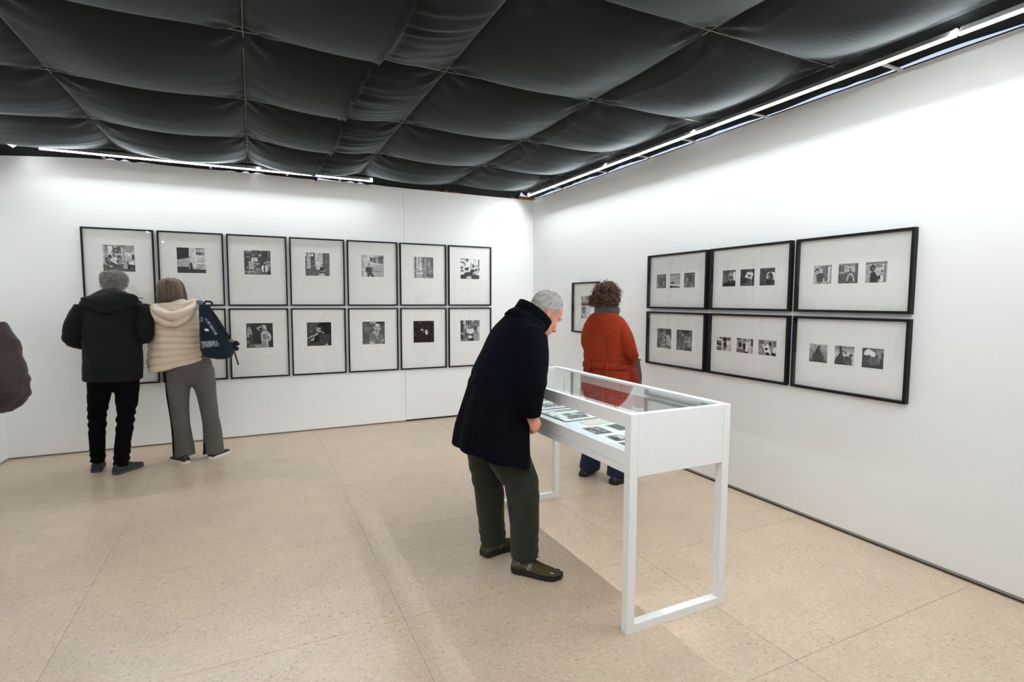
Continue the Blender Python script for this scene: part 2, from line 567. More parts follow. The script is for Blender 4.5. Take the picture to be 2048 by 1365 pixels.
class Cv:
    """tiny painter for the grey tones of a photographic print"""
    def __init__(s, n=72, v=0.5):
        s.n = n
        g = np.linspace(0, 1, n)
        s.X, s.Y = np.meshgrid(g, g)
        s.a = np.full((n, n), v, float)
        s.tint = (1.0, 1.0, 0.985)
    def put(s, m, v, k=1.0):
        s.a = np.where(m, s.a * (1 - k) + v * k, s.a); return s
    def rect(s, x0, y0, x1, y1, v, k=1.0):
        return s.put((s.X >= x0) & (s.X <= x1) & (s.Y >= y0) & (s.Y <= y1), v, k)
    def ell(s, cx, cy, rx, ry, v, k=1.0):
        return s.put(((s.X - cx) / rx) ** 2 + ((s.Y - cy) / ry) ** 2 <= 1, v, k)
    def poly(s, pts, v, k=1.0):
        m = np.zeros(s.X.shape, bool)
        for (x0, y0), (x1, y1) in zip(pts, pts[1:] + pts[:1]):
            if y0 == y1: continue
            c = ((s.Y >= min(y0, y1)) & (s.Y < max(y0, y1)))
            m ^= c & (s.X < (x1 - x0) * (s.Y - y0) / (y1 - y0) + x0)
        return s.put(m, v, k)
    def line(s, x0, y0, x1, y1, w, v, k=1.0):
        dx, dy = x1 - x0, y1 - y0
        t = np.clip(((s.X - x0) * dx + (s.Y - y0) * dy) / (dx * dx + dy * dy + 1e-9), 0, 1)
        return s.put(np.hypot(s.X - x0 - t * dx, s.Y - y0 - t * dy) <= w, v, k)
    def grad(s, x0, y0, x1, y1, va, vb, vert=True):
        t = np.clip((s.Y - y0) / (y1 - y0) if vert else (s.X - x0) / (x1 - x0), 0, 1)
        m = (s.X >= x0) & (s.X <= x1) & (s.Y >= y0) & (s.Y <= y1)
        s.a = np.where(m, va + (vb - va) * t, s.a); return s
    def noise(s, amp, fx, fy, seed=1, box=(0, 0, 1, 1)):
        p = np.stack([s.X.ravel() * fx, s.Y.ravel() * fy, np.full(s.X.size, seed * 3.7)], 1)
        nz = vnoise(p, seed).reshape(s.X.shape) * amp
        x0, y0, x1, y1 = box
        s.a = s.a + np.where((s.X >= x0) & (s.X <= x1) & (s.Y >= y0) & (s.Y <= y1), nz, 0); return s
    def finish(s, seed):
        """photographic grain and a steeper tone curve"""
        p = np.stack([s.X.ravel(), s.Y.ravel(), np.zeros(s.X.size)], 1)
        f = vnoise(p * 9, seed) * 0.05 + vnoise(p * 19, seed + 1) * 0.07 + vnoise(p * 38, seed + 2) * 0.06
        a = s.a + f.reshape(s.a.shape) * (0.5 + 0.8 * np.clip(s.a, 0, 1))
        a = 0.44 + (a - 0.44) * 1.32
        s.a = np.where(a > 0, a, 0); return s
    def text(s, rows, x, y, w, h, v):
        """rows: list of strings of 0/1 blocks"""
        R, Cn = len(rows), max(len(r) for r in rows)
        for j, r in enumerate(rows):
            for i, ch in enumerate(r):
                if ch != ' ':
                    s.rect(x + w * i / Cn, y + h * j / R, x + w * (i + 1) / Cn - 0.001, y + h * (j + 1) / R - 0.001, v)
        return s

def P_studio():
    c = Cv(72, 0.66); c.grad(0, 0, 1, .5, .55, .70).grad(0, 0, .12, 1, .72, .5, False)
    c.rect(.16, .05, .30, .50, .80).rect(.30, .05, .57, .30, .40).rect(.22, .06, .29, .10, .9)
    c.ell(.40, .08, .035, .022, .93).ell(.40, .21, .03, .018, .88).rect(.57, .05, .62, .62, .68)
    c.rect(.66, .24, 1, .26, .45).rect(.66, .26, .99, .52, .78).rect(.66, .24, .68, .52, .52)
    c.ell(.22, .44, .06, .07, .25).ell(.13, .58, .07, .10, .28).ell(.15, .57, .03, .02, .85)
    c.ell(.33, .40, .04, .06, .45).poly([(.27, .48), (.42, .48), (.46, .72), (.26, .72)], .82)
    c.ell(.48, .45, .05, .07, .35).rect(.42, .55, .48, .70, .35).rect(.48, .48, .60, .78, .55).ell(.53, .46, .04, .06, .4)
    c.poly([(0, .75), (.25, .62), (.45, .75), (.62, .72), (.62, .9), (1, .9), (1, 1), (0, 1)], .33)
    c.line(.05, .72, .25, .84, .012, .75).line(.22, .80, .32, .82, .01, .7).ell(.08, .90, .03, .015, .7)
    c.poly([(.30, .72), (.48, .72), (.46, 1), (.34, 1)], .36)
    c.rect(.76, .60, .80, 1, .22).rect(.80, .70, 1, 1, .30).poly([(.80, .62), (.95, .60), (.99, .74), (.80, .72)], .82)
    c.ell(.95, .46, .04, .10, .3).line(.88, .36, .97, .36, .012, .35).noise(.07, 20, 20, 4)
    return c
def P_barn():
    c = Cv(72, .80); c.rect(0, 0, .42, .42, .22).poly([(0, .30), (.42, .30), (.42, .40), (0, .48)], .22)
    c.poly([(0, .48), (.42, .40), (.42, .80), (0, .80)], .66).noise(.05, 3, 24, 5, (0, .42, .42, .8))
    c.rect(.42, 0, .45, .6, .72).rect(.45, 0, .64, .78, .76)
    c.rect(.66, .01, .95, .04, .12).rect(.66, .04, .95, .15, .66).rect(.66, .16, .95, .28, .36).rect(.85, .17, .93, .25, .6)
    c.rect(.66, .29, .95, .38, .80)
    for k in range(4): c.rect(.68, .42 + k * .045, .94, .435 + k * .045, .48)
    c.rect(.66, .66, .97, .69, .15).rect(.66, .70, 1, .84, .70).noise(.12, 30, 14, 7, (.5, .74, 1, .88))
    c.rect(0, .76, .42, 1, .25).poly([(.40, .82), (1, .86), (1, 1), (.4, 1)], .24).noise(.05, 30, 30, 6, (0, .76, 1, 1))
    c.ell(.47, .65, .05, .05, .18).poly([(.43, .66), (.53, .66), (.53, .84), (.44, .82)], .22).ell(.47, .67, .015, .012, .55)
    return c
def P_memorial():
    c = Cv(72, .33); c.noise(.06, 12, 12, 8).rect(0, 0, .3, .06, .62)
    c.rect(.05, .12, .24, .15, .55).rect(.06, .15, .22, .22, .2).poly([(.05, .24), (.25, .23), (.22, .30), (.08, .34)], .48)
    c.rect(.30, .13, .36, .27, .5).rect(.55, .02, .56, .3, .5).rect(.65, .02, .66, .1, .65).rect(.56, .16, .67, .24, .75).ell(.62, .22, .03, .02, .15)
    c.rect(.90, .05, .93, .3, .55).rect(.27, .30, .50, .46, .86)
    for k in range(3): c.rect(.30 + .02 * (k == 2), .325 + k * .042, .47, .345 + k * .042, .42)
    c.rect(.55, .35, .82, .55, .30)
    for k in range(8):
        y = .46 + k * .042
        c.rect(.16, y, .34 + .06 * ((k * 7) % 3), y + .022, .72)
        c.noise(.14, 40, 3, 20 + k, (.16, y, .5, y + .02))
    c.rect(.46, .53, .60, .56, .78).rect(.44, .57, .54, .60, .7).rect(.44, .76, .6, .81, .66).rect(.08, .68, .13, .76, .6)
    for k in range(5): c.rect(.82, .44 + k * .055, 1, .465 + k * .055, .78)
    c.text(["1   1 111 1   1  11  11   1",
            "11 11 1   11 11 1  1 1  1 1",
            "1 1 1 111 1 1 1 1  1 11   1",
            "1   1 1   1   1 1  1 1 1  1",
            "1   1 111 1   1  11  1  1 1"], .02, .835, .58, .13, .68)
    c.ell(.77, .52, .035, .05, .62).rect(.74, .46, .80, .49, .3)
    c.poly([(.70, .60), (.84, .60), (.90, .72), (.86, .90), (.68, .90), (.64, .72)], .82).poly([(.735, .60), (.79, .60), (.78, .9), (.73, .9)], .25)
    c.rect(.70, .90, .84, 1, .45).rect(.88, .78, 1, .80, .75).rect(.88, .82, 1, 1, .22)
    return c
def P_lantern():
    c = Cv(72, .5); c.rect(0, 0, .22, .7, .72).rect(.0, .15, .05, 1, .35).noise(.06, 18, 2, 2, (.05, .1, .2, .7))
    c.line(.05, .0, .10, .1, .02, .35).line(.12, .16, .18, .25, .015, .35).rect(.20, 0, .40, .58, .38)
    c.ell(.28, .10, .045, .065, .95).rect(.25, .19, .33, .27, .3).rect(.40, 0, .45, .6, .86).rect(.45, 0, .74, .72, .70)
    c.noise(.07, 30, 1.5, 3, (.45, 0, .74, .7)).rect(.73, 0, .77, .62, .32).rect(.77, 0, 1, 1, .43)
    c.poly([(.1, .72), (.34, .54), (.5, .78), (.56, .88), (.54, 1), (0, 1), (0, .8)], .40).ell(.33, .55, .02, .015, .85)
    c.ell(.73, .55, .06, .09, .28).ell(.71, .57, .035, .06, .62).poly([(.58, .62), (.68, .60), (.80, .66), (.83, .8), (.78, .9), (.62, .92), (.55, .82)], .27)
    c.rect(.60, .79, .80, .82, .72).ell(.58, .68, .02, .03, .75).ell(.79, .74, .018, .03, .75).rect(.56, .90, .78, 1, .76)
    return c
def P_suit():
    c = Cv(72, .74); c.grad(0, 0, .12, 1, .62, .74, False).grad(.42, .42, 1, .8, .70, .64)
    c.poly([(.36, .08), (.48, .12), (.78, .08), (1, 0), (1, .35), (.92, .40), (.48, .34), (.38, .26)], .42)
    c.rect(.50, .12, .53, .32, .72).rect(.64, .10, .74, .36, .60).rect(.92, .02, 1, .3, .45)
    for k, (y, v) in enumerate([(.66, .6), (.74, .5), (.84, .38), (.92, .34)]):
        c.rect(.46, y, 1, y + .03, v)
    c.rect(0, .74, .05, .98, .48)
    c.ell(.33, .42, .04, .055, .52).ell(.32, .47, .03, .04, .45)
    c.poly([(.20, .56), (.30, .53), (.36, .53), (.44, .56), (.48, .74), (.46, .84), (.58, 1), (.45, 1), (.36, .90), (.36, 1), (.27, 1), (.25, .84), (.17, .75)], .32)
    return c
def P_column():
    c = Cv(72, .48); c.rect(.0, 0, .08, 1, .72).rect(.08, 0, .16, 1, .42).rect(.16, 0, .25, 1, .72).rect(.25, 0, .42, 1, .58)
    c.rect(.44, .05, .56, .5, .45).rect(.56, .08, .6, .95, .62).rect(.60, 0, .68, 1, .52).rect(.68, 0, .73, .9, .30).rect(.73, .2, .78, .9, .5).rect(.85, .1, 1, .45, .35)
    c.noise(.08, 30, 3, 9).rect(.62, .84, 1, .9, .22).rect(.86, .66, .96, .675, .75)
    c.ell(.36, .34, .06, .08, .78).ell(.34, .34, .015, .01, .2).ell(.40, .34, .015, .01, .2).ell(.41, .46, .04, .05, .72)
    c.poly([(.24, .43), (.36, .42), (.46, .55), (.47, .80), (.38, .82), (.14, .74), (.14, .6)], .72).line(.18, .68, .40, .70, .015, .3).line(.22, .55, .26, .62, .01, .3)
    c.poly([(.18, .76), (.44, .82), (.48, 1), (.2, 1)], .64).noise(.10, 14, 10, 10, (.14, .75, .5, 1)).ell(.52, .56, .03, .03, .85)
    return c
def P_desk():
    c = Cv(72, .80); c.poly([(.2, 0), (.43, 0), (.40, .16), (.30, .13)], .42).rect(0, 0, .2, .03, .3)
    c.line(0, .15, .15, .18, .025, .25).line(.15, .18, .25, .30, .02, .25).rect(.94, .02, 1, .3, .4)
    c.ell(.60, .33, .10, .13, .74).ell(.68, .36, .05, .09, .3).ell(.58, .30, .02, .012, .25).ell(.585, .40, .02, .012, .35)
    c.rect(0, .39, .14, .5, .45).poly([(.24, .45), (.45, .42), (.42, .58), (.2, .57)], .25).rect(0, .55, .18, .64, .4).rect(0, .65, .14, .78, .86)
    c.poly([(.44, .46), (.56, .48), (.46, .66), (.38, .64)], .82)
    c.poly([(.58, .50), (.72, .52), (.78, .64), (.80, .78), (1, .82), (1, 1), (0, 1), (0, .80), (.16, .78), (.20, .70), (.38, .64), (.46, .66)], .26)
    c.rect(.76, .36, .88, .39, .3).rect(.78, .44, .86, .5, .85).ell(.82, .54, .06, .08, .3).rect(.66, .66, .86, .70, .85).rect(.64, .74, .84, .77, .75).rect(.92, .3, 1, .6, .35).ell(.96, .40, .03, .03, .9)
    c.ell(.45, .93, .14, .08, .72).noise(.07, 16, 16, 12, (.6, .3, 1, .8))
    return c
def P_sculptor():
    c = Cv(72, .14); c.rect(.0, 0, .12, .3, .3).poly([(.05, .2), (.12, .12), (.20, .30), (.22, .5), (.12, .42), (.09, .6), (.02, .55)], .58)
    c.poly([(.0, .66), (.12, .7), (.14, .84), (.0, .86)], .42).line(.16, .5, .2, .8, .018, .35)
    c.poly([(.05, .88), (.3, .83), (.55, .88), (.48, 1), (.1, 1)], .42).poly([(.30, .93), (.55, .86), (.5, .98), (.35, .99)], .58)
    c.line(.40, .21, .66, .09, .028, .64).line(.40, .21, .50, .29, .022, .6)
    c.ell(.68, .25, .085, .13, .66).ell(.64, .26, .04, .06, .42).rect(.67, .28, .72, .31, .2).ell(.69, .13, .07, .03, .74)
    c.poly([(.56, .37), (.80, .33), (.88, .42), (.94, .55), (.92, .68), (.84, .76), (.80, .72), (.86, .60), (.82, .50), (.80, .7), (.84, 1), (.52, 1), (.56, .8), (.54, .55)], .68)
    c.poly([(.60, .44), (.74, .44), (.76, .68), (.60, .66)], .52).noise(.07, 14, 14, 13, (.5, .4, .9, 1)).poly([(.56, .72), (.76, .74), (.78, 1), (.54, 1)], .55)
    c.rect(.88, .22, .93, .27, .35).rect(.94, 0, 1, 1, .18)
    return c
def P_thinker():
    c = Cv(72, .25); c.rect(0, 0, .48, .45, .30).rect(.55, 0, 1, .5, .10).ell(.16, .38, .03, .025, .6)
    c.ell(.50, .28, .12, .17, .62).ell(.53, .16, .13, .07, .2).ell(.60, .27, .05, .10, .28).ell(.50, .30, .025, .012, .18).ell(.42, .32, .02, .012, .25).ell(.48, .42, .05, .012, .3)
    c.poly([(.36, .46), (.45, .42), (.44, .52), (.36, .62), (.26, .78), (.10, .76), (.24, .70)], .68).line(.02, .67, .18, .60, .022, .66).line(.18, .58, .32, .54, .02, .62)
    c.poly([(.30, .60), (.46, .50), (.50, .85), (.28, .78)], .12).poly([(.50, .52), (.66, .40), (.82, .50), (.90, .70), (.86, 1), (.45, 1), (.50, .8)], .30).rect(.62, .41, .68, .46, .85)
    c.poly([(.0, .78), (.3, .76), (.5, .9), (.45, 1), (0, 1)], .28).noise(.12, 14, 14, 14, (.02, .74, .4, .95)).line(.76, .97, .84, .94, .02, .75)
    return c
def P_cardigan():
    c = Cv(72, .36); c.noise(.05, 6, 8, 15).rect(.32, .02, .62, .08, .68).rect(.62, 0, .9, .09, .2)
    c.rect(.1, .26, .4, .31, .48).rect(.08, .38, .38, .42, .45).rect(.12, .5, .24, .53, .4)
    c.ell(.66, .30, .125, .20, .64).ell(.67, .17, .10, .07, .74).rect(.57, .22, .64, .245, .22).rect(.70, .245, .80, .27, .22).ell(.63, .37, .03, .03, .42).ell(.66, .40, .05, .012, .35).ell(.64, .49, .08, .015, .2)
    c.ell(.49, .26, .02, .06, .7).ell(.79, .30, .02, .07, .62)
    c.poly([(.36, .48), (.50, .42), (.60, .52), (.80, .48), (.90, .60), (.98, .80), (.92, 1), (.30, 1), (.28, .75)], .46)
    c.noise(.09, 34, 34, 16, (.3, .46, .95, 1)).line(.49, .43, .58, .53, .02, .88).line(.68, .50, .66, .55, .02, .85).line(.62, .56, .65, .76, .012, .72)
    c.line(.32, .93, .48, .96, .022, .85).line(.86, .90, .94, .82, .018, .82)
    return c
def P_dark():
    c = Cv(72, .15); c.tint = (1.1, .92, .90); c.noise(.03, 8, 8, 17)
    c.ell(.41, .41, .07, .035, .72).ell(.46, .50, .04, .02, .6).poly([(.55, .45), (.60, .41), (.70, .44), (.70, .58), (.64, .67), (.57, .56)], .76).ell(.63, .52, .025, .03, .66)
    c.ell(.42, .32, .025, .02, .5).ell(.54, .22, .02, .02, .38).ell(.61, .25, .015, .015, .38).ell(.70, .32, .03, .025, .35).line(.30, .06, .34, .12, .014, .5).ell(.07, .63, .018, .02, .55)
    c.ell(.60, .77, .02, .012, .5).line(.85, .58, .92, .95, .012, .32).noise(.09, 26, 20, 18, (.05, .74, .42, .9))
    return c
def P_stair():
    c = Cv(72, .42); c.rect(0, 0, .14, 1, .26).poly([(.14, 0), (.26, 0), (.24, .4), (.16, .42), (.20, .2)], .66).line(.26, .05, .26, .40, .018, .82).ell(.18, .12, .05, .08, .7)
    c.line(.05, .58, .10, .67, .022, .72).line(.10, .67, .18, .56, .018, .66).rect(.28, .1, .36, .25, .3).poly([(.33, .15), (.38, .3), (.38, .62), (.32, .6)], .74)
    c.grad(.45, .12, 1, .4, .5, .42).rect(.58, .03, .72, .07, .95).rect(.50, .08, .95, .11, .3).rect(.72, .3, .82, .5, .28).rect(.88, .32, 1, .62, .72)
    c.ell(.48, .26, .075, .12, .22).ell(.48, .28, .05, .085, .66).rect(.44, .25, .53, .27, .25)
    c.poly([(.36, .42), (.66, .40), (.72, .55), (.70, .62), (.55, .70), (.42, .64), (.33, .56)], .80).poly([(.40, .66), (.62, .66), (.74, .58), (.78, .70), (.60, .76), (.46, .74)], .3).ell(.50, .80, .10, .07, .78)
    c.rect(.42, .86, .70, 1, .22).rect(.70, .62, 1, 1, .58).poly([(.0, .86), (.4, .92), (.4, 1), (0, 1)], .45).noise(.10, 16, 16, 19, (.14, .5, .42, .95))
    return c
# small prints of the right wall
def Q_gate():
    c = Cv(52, .42); c.ell(.38, .42, .34, .36, .6).ell(.36, .46, .26, .34, .28).ell(.34, .40, .12, .16, .42).rect(0, .55, .22, 1, .52).rect(.58, .25, 1, 1, .34).ell(.75, .7, .10, .2, .52).noise(.06, 9, 9, 31); return c
def Q_boat():
    c = Cv(52, .64); c.rect(0, 0, 1, .1, .5)
    for k in range(5): c.rect(0, .12 + k * .09, 1, .13 + k * .09, .55)
    c.poly([(0, .6), (.3, .55), (.55, .72), (.1, .74)], .35).ell(.33, .62, .12, .08, .3).poly([(0, .7), (1, .80), (1, .90), (0, .82)], .78).poly([(0, .84), (1, .93), (1, 1), (0, 1)], .15); return c
def Q_climb():
    c = Cv(52, .40); c.noise(.08, 7, 7, 32).line(.35, .38, .12, .92, .035, .66).ell(.52, .28, .16, .12, .28).ell(.60, .42, .14, .2, .32).line(.82, .75, .78, 1, .02, .7).rect(0, 0, 1, .04, .22); return c
def Q_window():
    c = Cv(52, .30); c.grad(0, 0, .45, .8, .34, .42).ell(.62, .36, .17, .3, .55).ell(.62, .42, .10, .14, .25).ell(.60, .29, .08, .05, .75).poly([(.80, .1), (1, .1), (1, .66), (.84, .62)], .82).poly([(0, .8), (.4, .74), (1, .66), (1, 1), (0, 1)], .18).rect(.05, .2, .07, .45, .55); return c
def Q_eye():
    c = Cv(52, .28); c.rect(0, .5, .68, .82, .2).rect(0, .84, 1, 1, .34).rect(.70, 0, .85, 1, .38).poly([(.50, .16), (.94, .25), (.82, .62), (.32, .47), (.42, .3)], .78).ell(.64, .38, .13, .06, .4).ell(.62, .38, .05, .05, .12).ell(.66, .49, .10, .03, .55); return c
def Q_mirror():
    c = Cv(52, .30); c.rect(.38, 0, .42, .9, .4).rect(.42, .25, 1, .88, .2).poly([(.52, .24), (1, .26), (.98, .70), (.42, .60)], .84).ell(.68, .48, .16, .22, .3).ell(.60, .52, .07, .12, .55).rect(.74, .22, .80, .36, .3).ell(.82, .55, .08, .22, .28); return c
def Q_boy():
    c = Cv(52, .68); c.rect(.40, .05, 1, .2, .45).poly([(.5, .2), (.85, .15), (.88, .85), (.55, .85)], .45).rect(.82, .1, .9, .9, .82).rect(.9, 0, 1, 1, .6).ell(.19, .30, .12, .13, .25).ell(.21, .35, .08, .09, .62).poly([(.15, .52), (.30, .42), (.5, .42), (.60, .6), (.56, .9), (.2, .92)], .32).rect(.54, .7, .6, .95, .75).rect(0, .9, 1, 1, .62); return c
def Q_dancer():
    c = Cv(52, .52); c.rect(0, .1, .3, .45, .4).rect(.30, .12, .85, .5, .68).rect(.86, 0, 1, .5, .4).rect(0, .45, 1, .62, .4).rect(0, .62, 1, 1, .36).ell(.17, .45, .12, .05, .6).ell(.60, .30, .06, .08, .4).poly([(.53, .38), (.70, .38), (.70, .48), (.54, .50)], .25).poly([(.53, .48), (.72, .48), (.76, .62), (.54, .62)], .66).line(.52, .60, .44, .86, .028, .76).line(.74, .60, .82, .88, .028, .76); return c
def Q_camera():
    c = Cv(52, .62); c.rect(0, 0, 1, .12, .5).rect(.2, .1, .85, .9, .70).ell(.55, .2, .25, .08, .5).ell(.33, .30, .125, .17, .16).ell(.35, .32, .06, .09, .42).poly([(.24, .5), (.45, .48), (.58, .75), (.6, 1), (.22, 1)], .17).poly([(.5, .75), (.68, .62), (.76, .85), (.55, .85)], .25).rect(.74, .40, .82, .52, .25).rect(.72, .58, .82, .95, .85).ell(.77, .62, .05, .03, .3).rect(.88, .1, .93, 1, .45); return c
def Q_easel():
    c = Cv(52, .36); c.rect(0, 0, .15, .5, .5).rect(.15, 0, .4, .18, .15).rect(.42, .1, .62, .3, .5).ell(.32, .32, .09, .14, .55).ell(.32, .38, .05, .06, .3).poly([(.05, .5), (.25, .44), (.40, .6), (.36, 1), (.02, 1)], .38).noise(.09, 16, 16, 33, (.05, .48, .4, 1))
    c.poly([(.48, .30), (.68, .30), (.74, .85), (.30, .85)], .62).poly([(.52, .38), (.64, .38), (.66, .80), (.42, .78)], .28).ell(.56, .58, .04, .08, .66).ell(.56, .74, .04, .04, .6).poly([(.68, .34), (.84, .28), (.98, .6), (1, .82), (.8, .9)], .66).noise(.06, 20, 3, 34, (.68, .3, 1, .9)).poly([(.3, .86), (.8, .92), (.8, 1), (.28, 1)], .55); return c
def Q_dressing():
    c = Cv(52, .28); c.ell(.20, .12, .12, .10, .42).ell(.38, .26, .08, .10, .45).ell(.40, .25, .03, .04, .7).poly([(.05, .46), (.35, .38), (.48, .5), (.40, 1), (.02, 1)], .36).noise(.08, 12, 14, 35, (.02, .36, .5, 1)).line(.58, .30, .44, .98, .015, .7)
    c.poly([(.60, .28), (.78, .30), (.80, .78), (.52, .85)], .42).ell(.61, .56, .05, .05, .78).ell(.64, .72, .05, .08, .3).poly([(.78, .32), (.88, .28), (1, .6), (.95, .85), (.72, .78)], .56).noise(.06, 20, 3, 36, (.7, .3, 1, .9)).line(.12, .92, .22, .86, .012, .7); return c
def Q_jockey():
    c = Cv(52, .74); c.tint = (1.04, .98, .95); c.rect(.22, .02, .36, .15, .2).rect(0, .3, .32, .62, .22).rect(0, .24, .36, .3, .85).rect(.06, .38, .28, .48, .5).ell(.55, .16, .16, .16, .2).ell(.66, .14, .1, .1, .38).poly([(.46, .36), (.66, .32), (.70, .58), (.62, .95), (.46, .95)], .22).rect(.54, .66, .58, .95, .75).poly([(.66, .3), (.82, .35), (.78, .65), (.66, .6)], .8).rect(.78, .02, .9, .25, .22).poly([(0, .75), (.3, .62), (.35, 1), (0, 1)], .45); return c
def Q_horses():
    c = Cv(52, .62); c.tint = (1.04, .98, .95); c.rect(0, 0, .25, .1, .2).rect(.42, .04, .52, .15, .25).rect(.88, 0, 1, .5, .3).ell(.20, .45, .10, .2, .2).ell(.17, .55, .05, .1, .25).ell(.46, .50, .08, .16, .2).poly([(.4, .55), (.55, .55), (.52, .82), (.42, .8)], .22).poly([(.60, .2), (.72, .25), (.70, .9), (.58, .9)], .84).rect(.74, .15, .9, .95, .72).noise(.14, 16, 16, 37, (.74, .15, .95, .6)).poly([(0, .72), (.5, .8), (.6, 1), (0, 1)], .42).rect(.5, .9, .7, 1, .2); return c
def Q_spread():
    c = Cv(52, .56); c.tint = (1.02, .99, .96); c.rect(0, 0, .3, .25, .4).rect(.24, .05, .45, .2, .6).poly([(.22, .3), (.55, .26), (.72, .9), (.42, .98)], .86).rect(.30, .3, .46, .36, .2).ell(.45, .58, .09, .08, .15).ell(.52, .88, .12, .09, .15).poly([(.60, .1), (.72, .1), (.72, .35), (.60, .35)], .18).rect(.84, .05, 1, .6, .45).ell(.92, .6, .09, .2, .84).poly([(.75, .8), (1, .85), (1, 1), (.75, 1)], .25).noise(.07, 12, 12, 38, (0, .3, .3, 1)); return c
def Q_bowprow():
    c = Cv(52, .62); c.grad(0, 0, 1, 1, .66, .42).poly([(.34, .38), (.60, .36), (.84, .66), (.75, 1), (.22, 1), (.16, .68)], .28).poly([(.36, .28), (.6, .28), (.64, .42), (.32, .42)], .18).poly([(.42, .18), (.5, .06), (.64, .08), (.56, .18), (.56, .3), (.40, .3)], .25).line(.14, .44, .28, .48, .02, .28).line(.76, .56, .82, .42, .02, .4).rect(0, .92, 1, 1, .25); return c
def Q_crane():
    c = Cv(52, .70); c.grad(0, 0, 1, .5, .5, .78).poly([(.22, 0), (.36, 0), (.40, .38), (.54, .75), (.5, 1), (0, 1), (.04, .75), (.26, .38)], .25).line(.38, .26, .5, .28, .02, .28).line(.5, .27, .6, .4, .025, .25).poly([(.52, .52), (.85, .55), (.92, 1), (.45, 1)], .33).noise(.08, 12, 12, 39, (.5, .5, .95, 1)).ell(.84, .46, .09, .08, .22); return c
def Q_arch():
    c = Cv(52, .30); c.ell(.38, .33, .30, .30, .84).rect(0, .36, 1, 1, .28).rect(.6, .05, 1, .5, .52).poly([(.15, .3), (.62, .28), (.62, .42), (.22, .44)], .8).ell(.3, .40, .12, .04, .25).ell(.67, .38, .055, .07, .15).poly([(.25, .46), (.7, .44), (.7, .95), (.35, .95)], .36).noise(.10, 14, 14, 40, (.25, .42, .8, .8)).line(.38, .04, .64, .18, .03, .2).rect(.76, .45, .82, .75, .5).rect(0, .85, 1, 1, .2).rect(.9, .2, 1, .5, .3); return c
def Q_bust():
    c = Cv(52, .62); c.rect(0, 0, 1, .18, .5).poly([(.1, 0), (.4, 0), (.3, .2)], .75).rect(0, .26, .8, .42, .38).rect(.0, .36, 1, .42, .25).poly([(.3, .44), (.55, .56), (.42, .82), (.2, .8), (.08, .6)], .42).rect(.5, .42, 1, .95, .74).rect(0, .92, .2, 1, .2).noise(.05, 8, 8, 41); return c

def frame(label, center, rz, w, h, depth, face, prints, group):
    """prints: list of (cx, cz, pw, ph, paint)"""
    t = empty('framed_photograph', center, rz)
    tag(t, label, 'picture', group)
    a, b = w / 2, h / 2
    bm = bmesh.new()
    # mitred moulding: profile swept round the rectangle
    prof = [(0.0, -0.003), (0.0, -depth + 0.001), (0.001, -depth), (face - 0.001, -depth), (face, -depth + 0.001), (face, -0.003)]
    rings = []
    for sx, sz in ((-1, -1), (1, -1), (1, 1), (-1, 1)):
        rings.append([bm.verts.new((sx * (a - p), y, sz * (b - p))) for p, y in prof])
    k = len(prof)
    for i in range(4):
        r, q = rings[i], rings[(i + 1) % 4]
        for j in range(k):
            bm.faces.new((r[j], q[j], q[(j + 1) % k], r[(j + 1) % k]))
    from_bm('frame', bm, 'black_frame', t)
    boxo('mat_board', (-a + face * 0.5, a - face * 0.5, -0.010, -0.004, -b + face * 0.5, b - face * 0.5), 'mat_board', t)
    for cx, cz, pw, ph, paint in prints:
        c = paint()
        c.finish(hash(label) % 1000 if False else int(abs(cx) * 977) + len(label))
        n = c.n
        xsn = np.linspace(-pw / 2, pw / 2, n)
        zsn = np.linspace(ph / 2, -ph / 2, n)
        GX, GZ = np.meshgrid(xsn, zsn)
        vs = np.stack([GX.ravel() + cx, np.full(GX.size, -0.0118), GZ.ravel() + cz], 1)
        id_ = np.arange(n * n).reshape(n, n)
        q = np.stack([id_[:-1, :-1], id_[1:, :-1], id_[1:, 1:], id_[:-1, 1:]], -1).reshape(-1, 4)
        pm = bpy.data.meshes.new('print')
        pm.from_pydata(vs.tolist(), [], q.tolist())
        g = np.clip(c.a, 0.04, 0.97).ravel()
        g = np.where(g <= 0.04045, g / 12.92, ((g + 0.055) / 1.055) ** 2.4)
        gcol(pm, 'Col', np.outer(g, np.array(c.tint)))
        po = link_mesh('print', pm, 'photo_print', t, smooth=False)
        e = 0.0035
        boxo('print_margin', (cx - pw / 2 - e, cx + pw / 2 + e, -0.0114, -0.010, cz - ph / 2 - e, cz + ph / 2 + e), 'mat_bevel', po)
    boxo('glass', (-a + face, a - face, -depth + 0.0045, -depth + 0.003, -b + face, b - face), 'picture_glass', t)
    return t

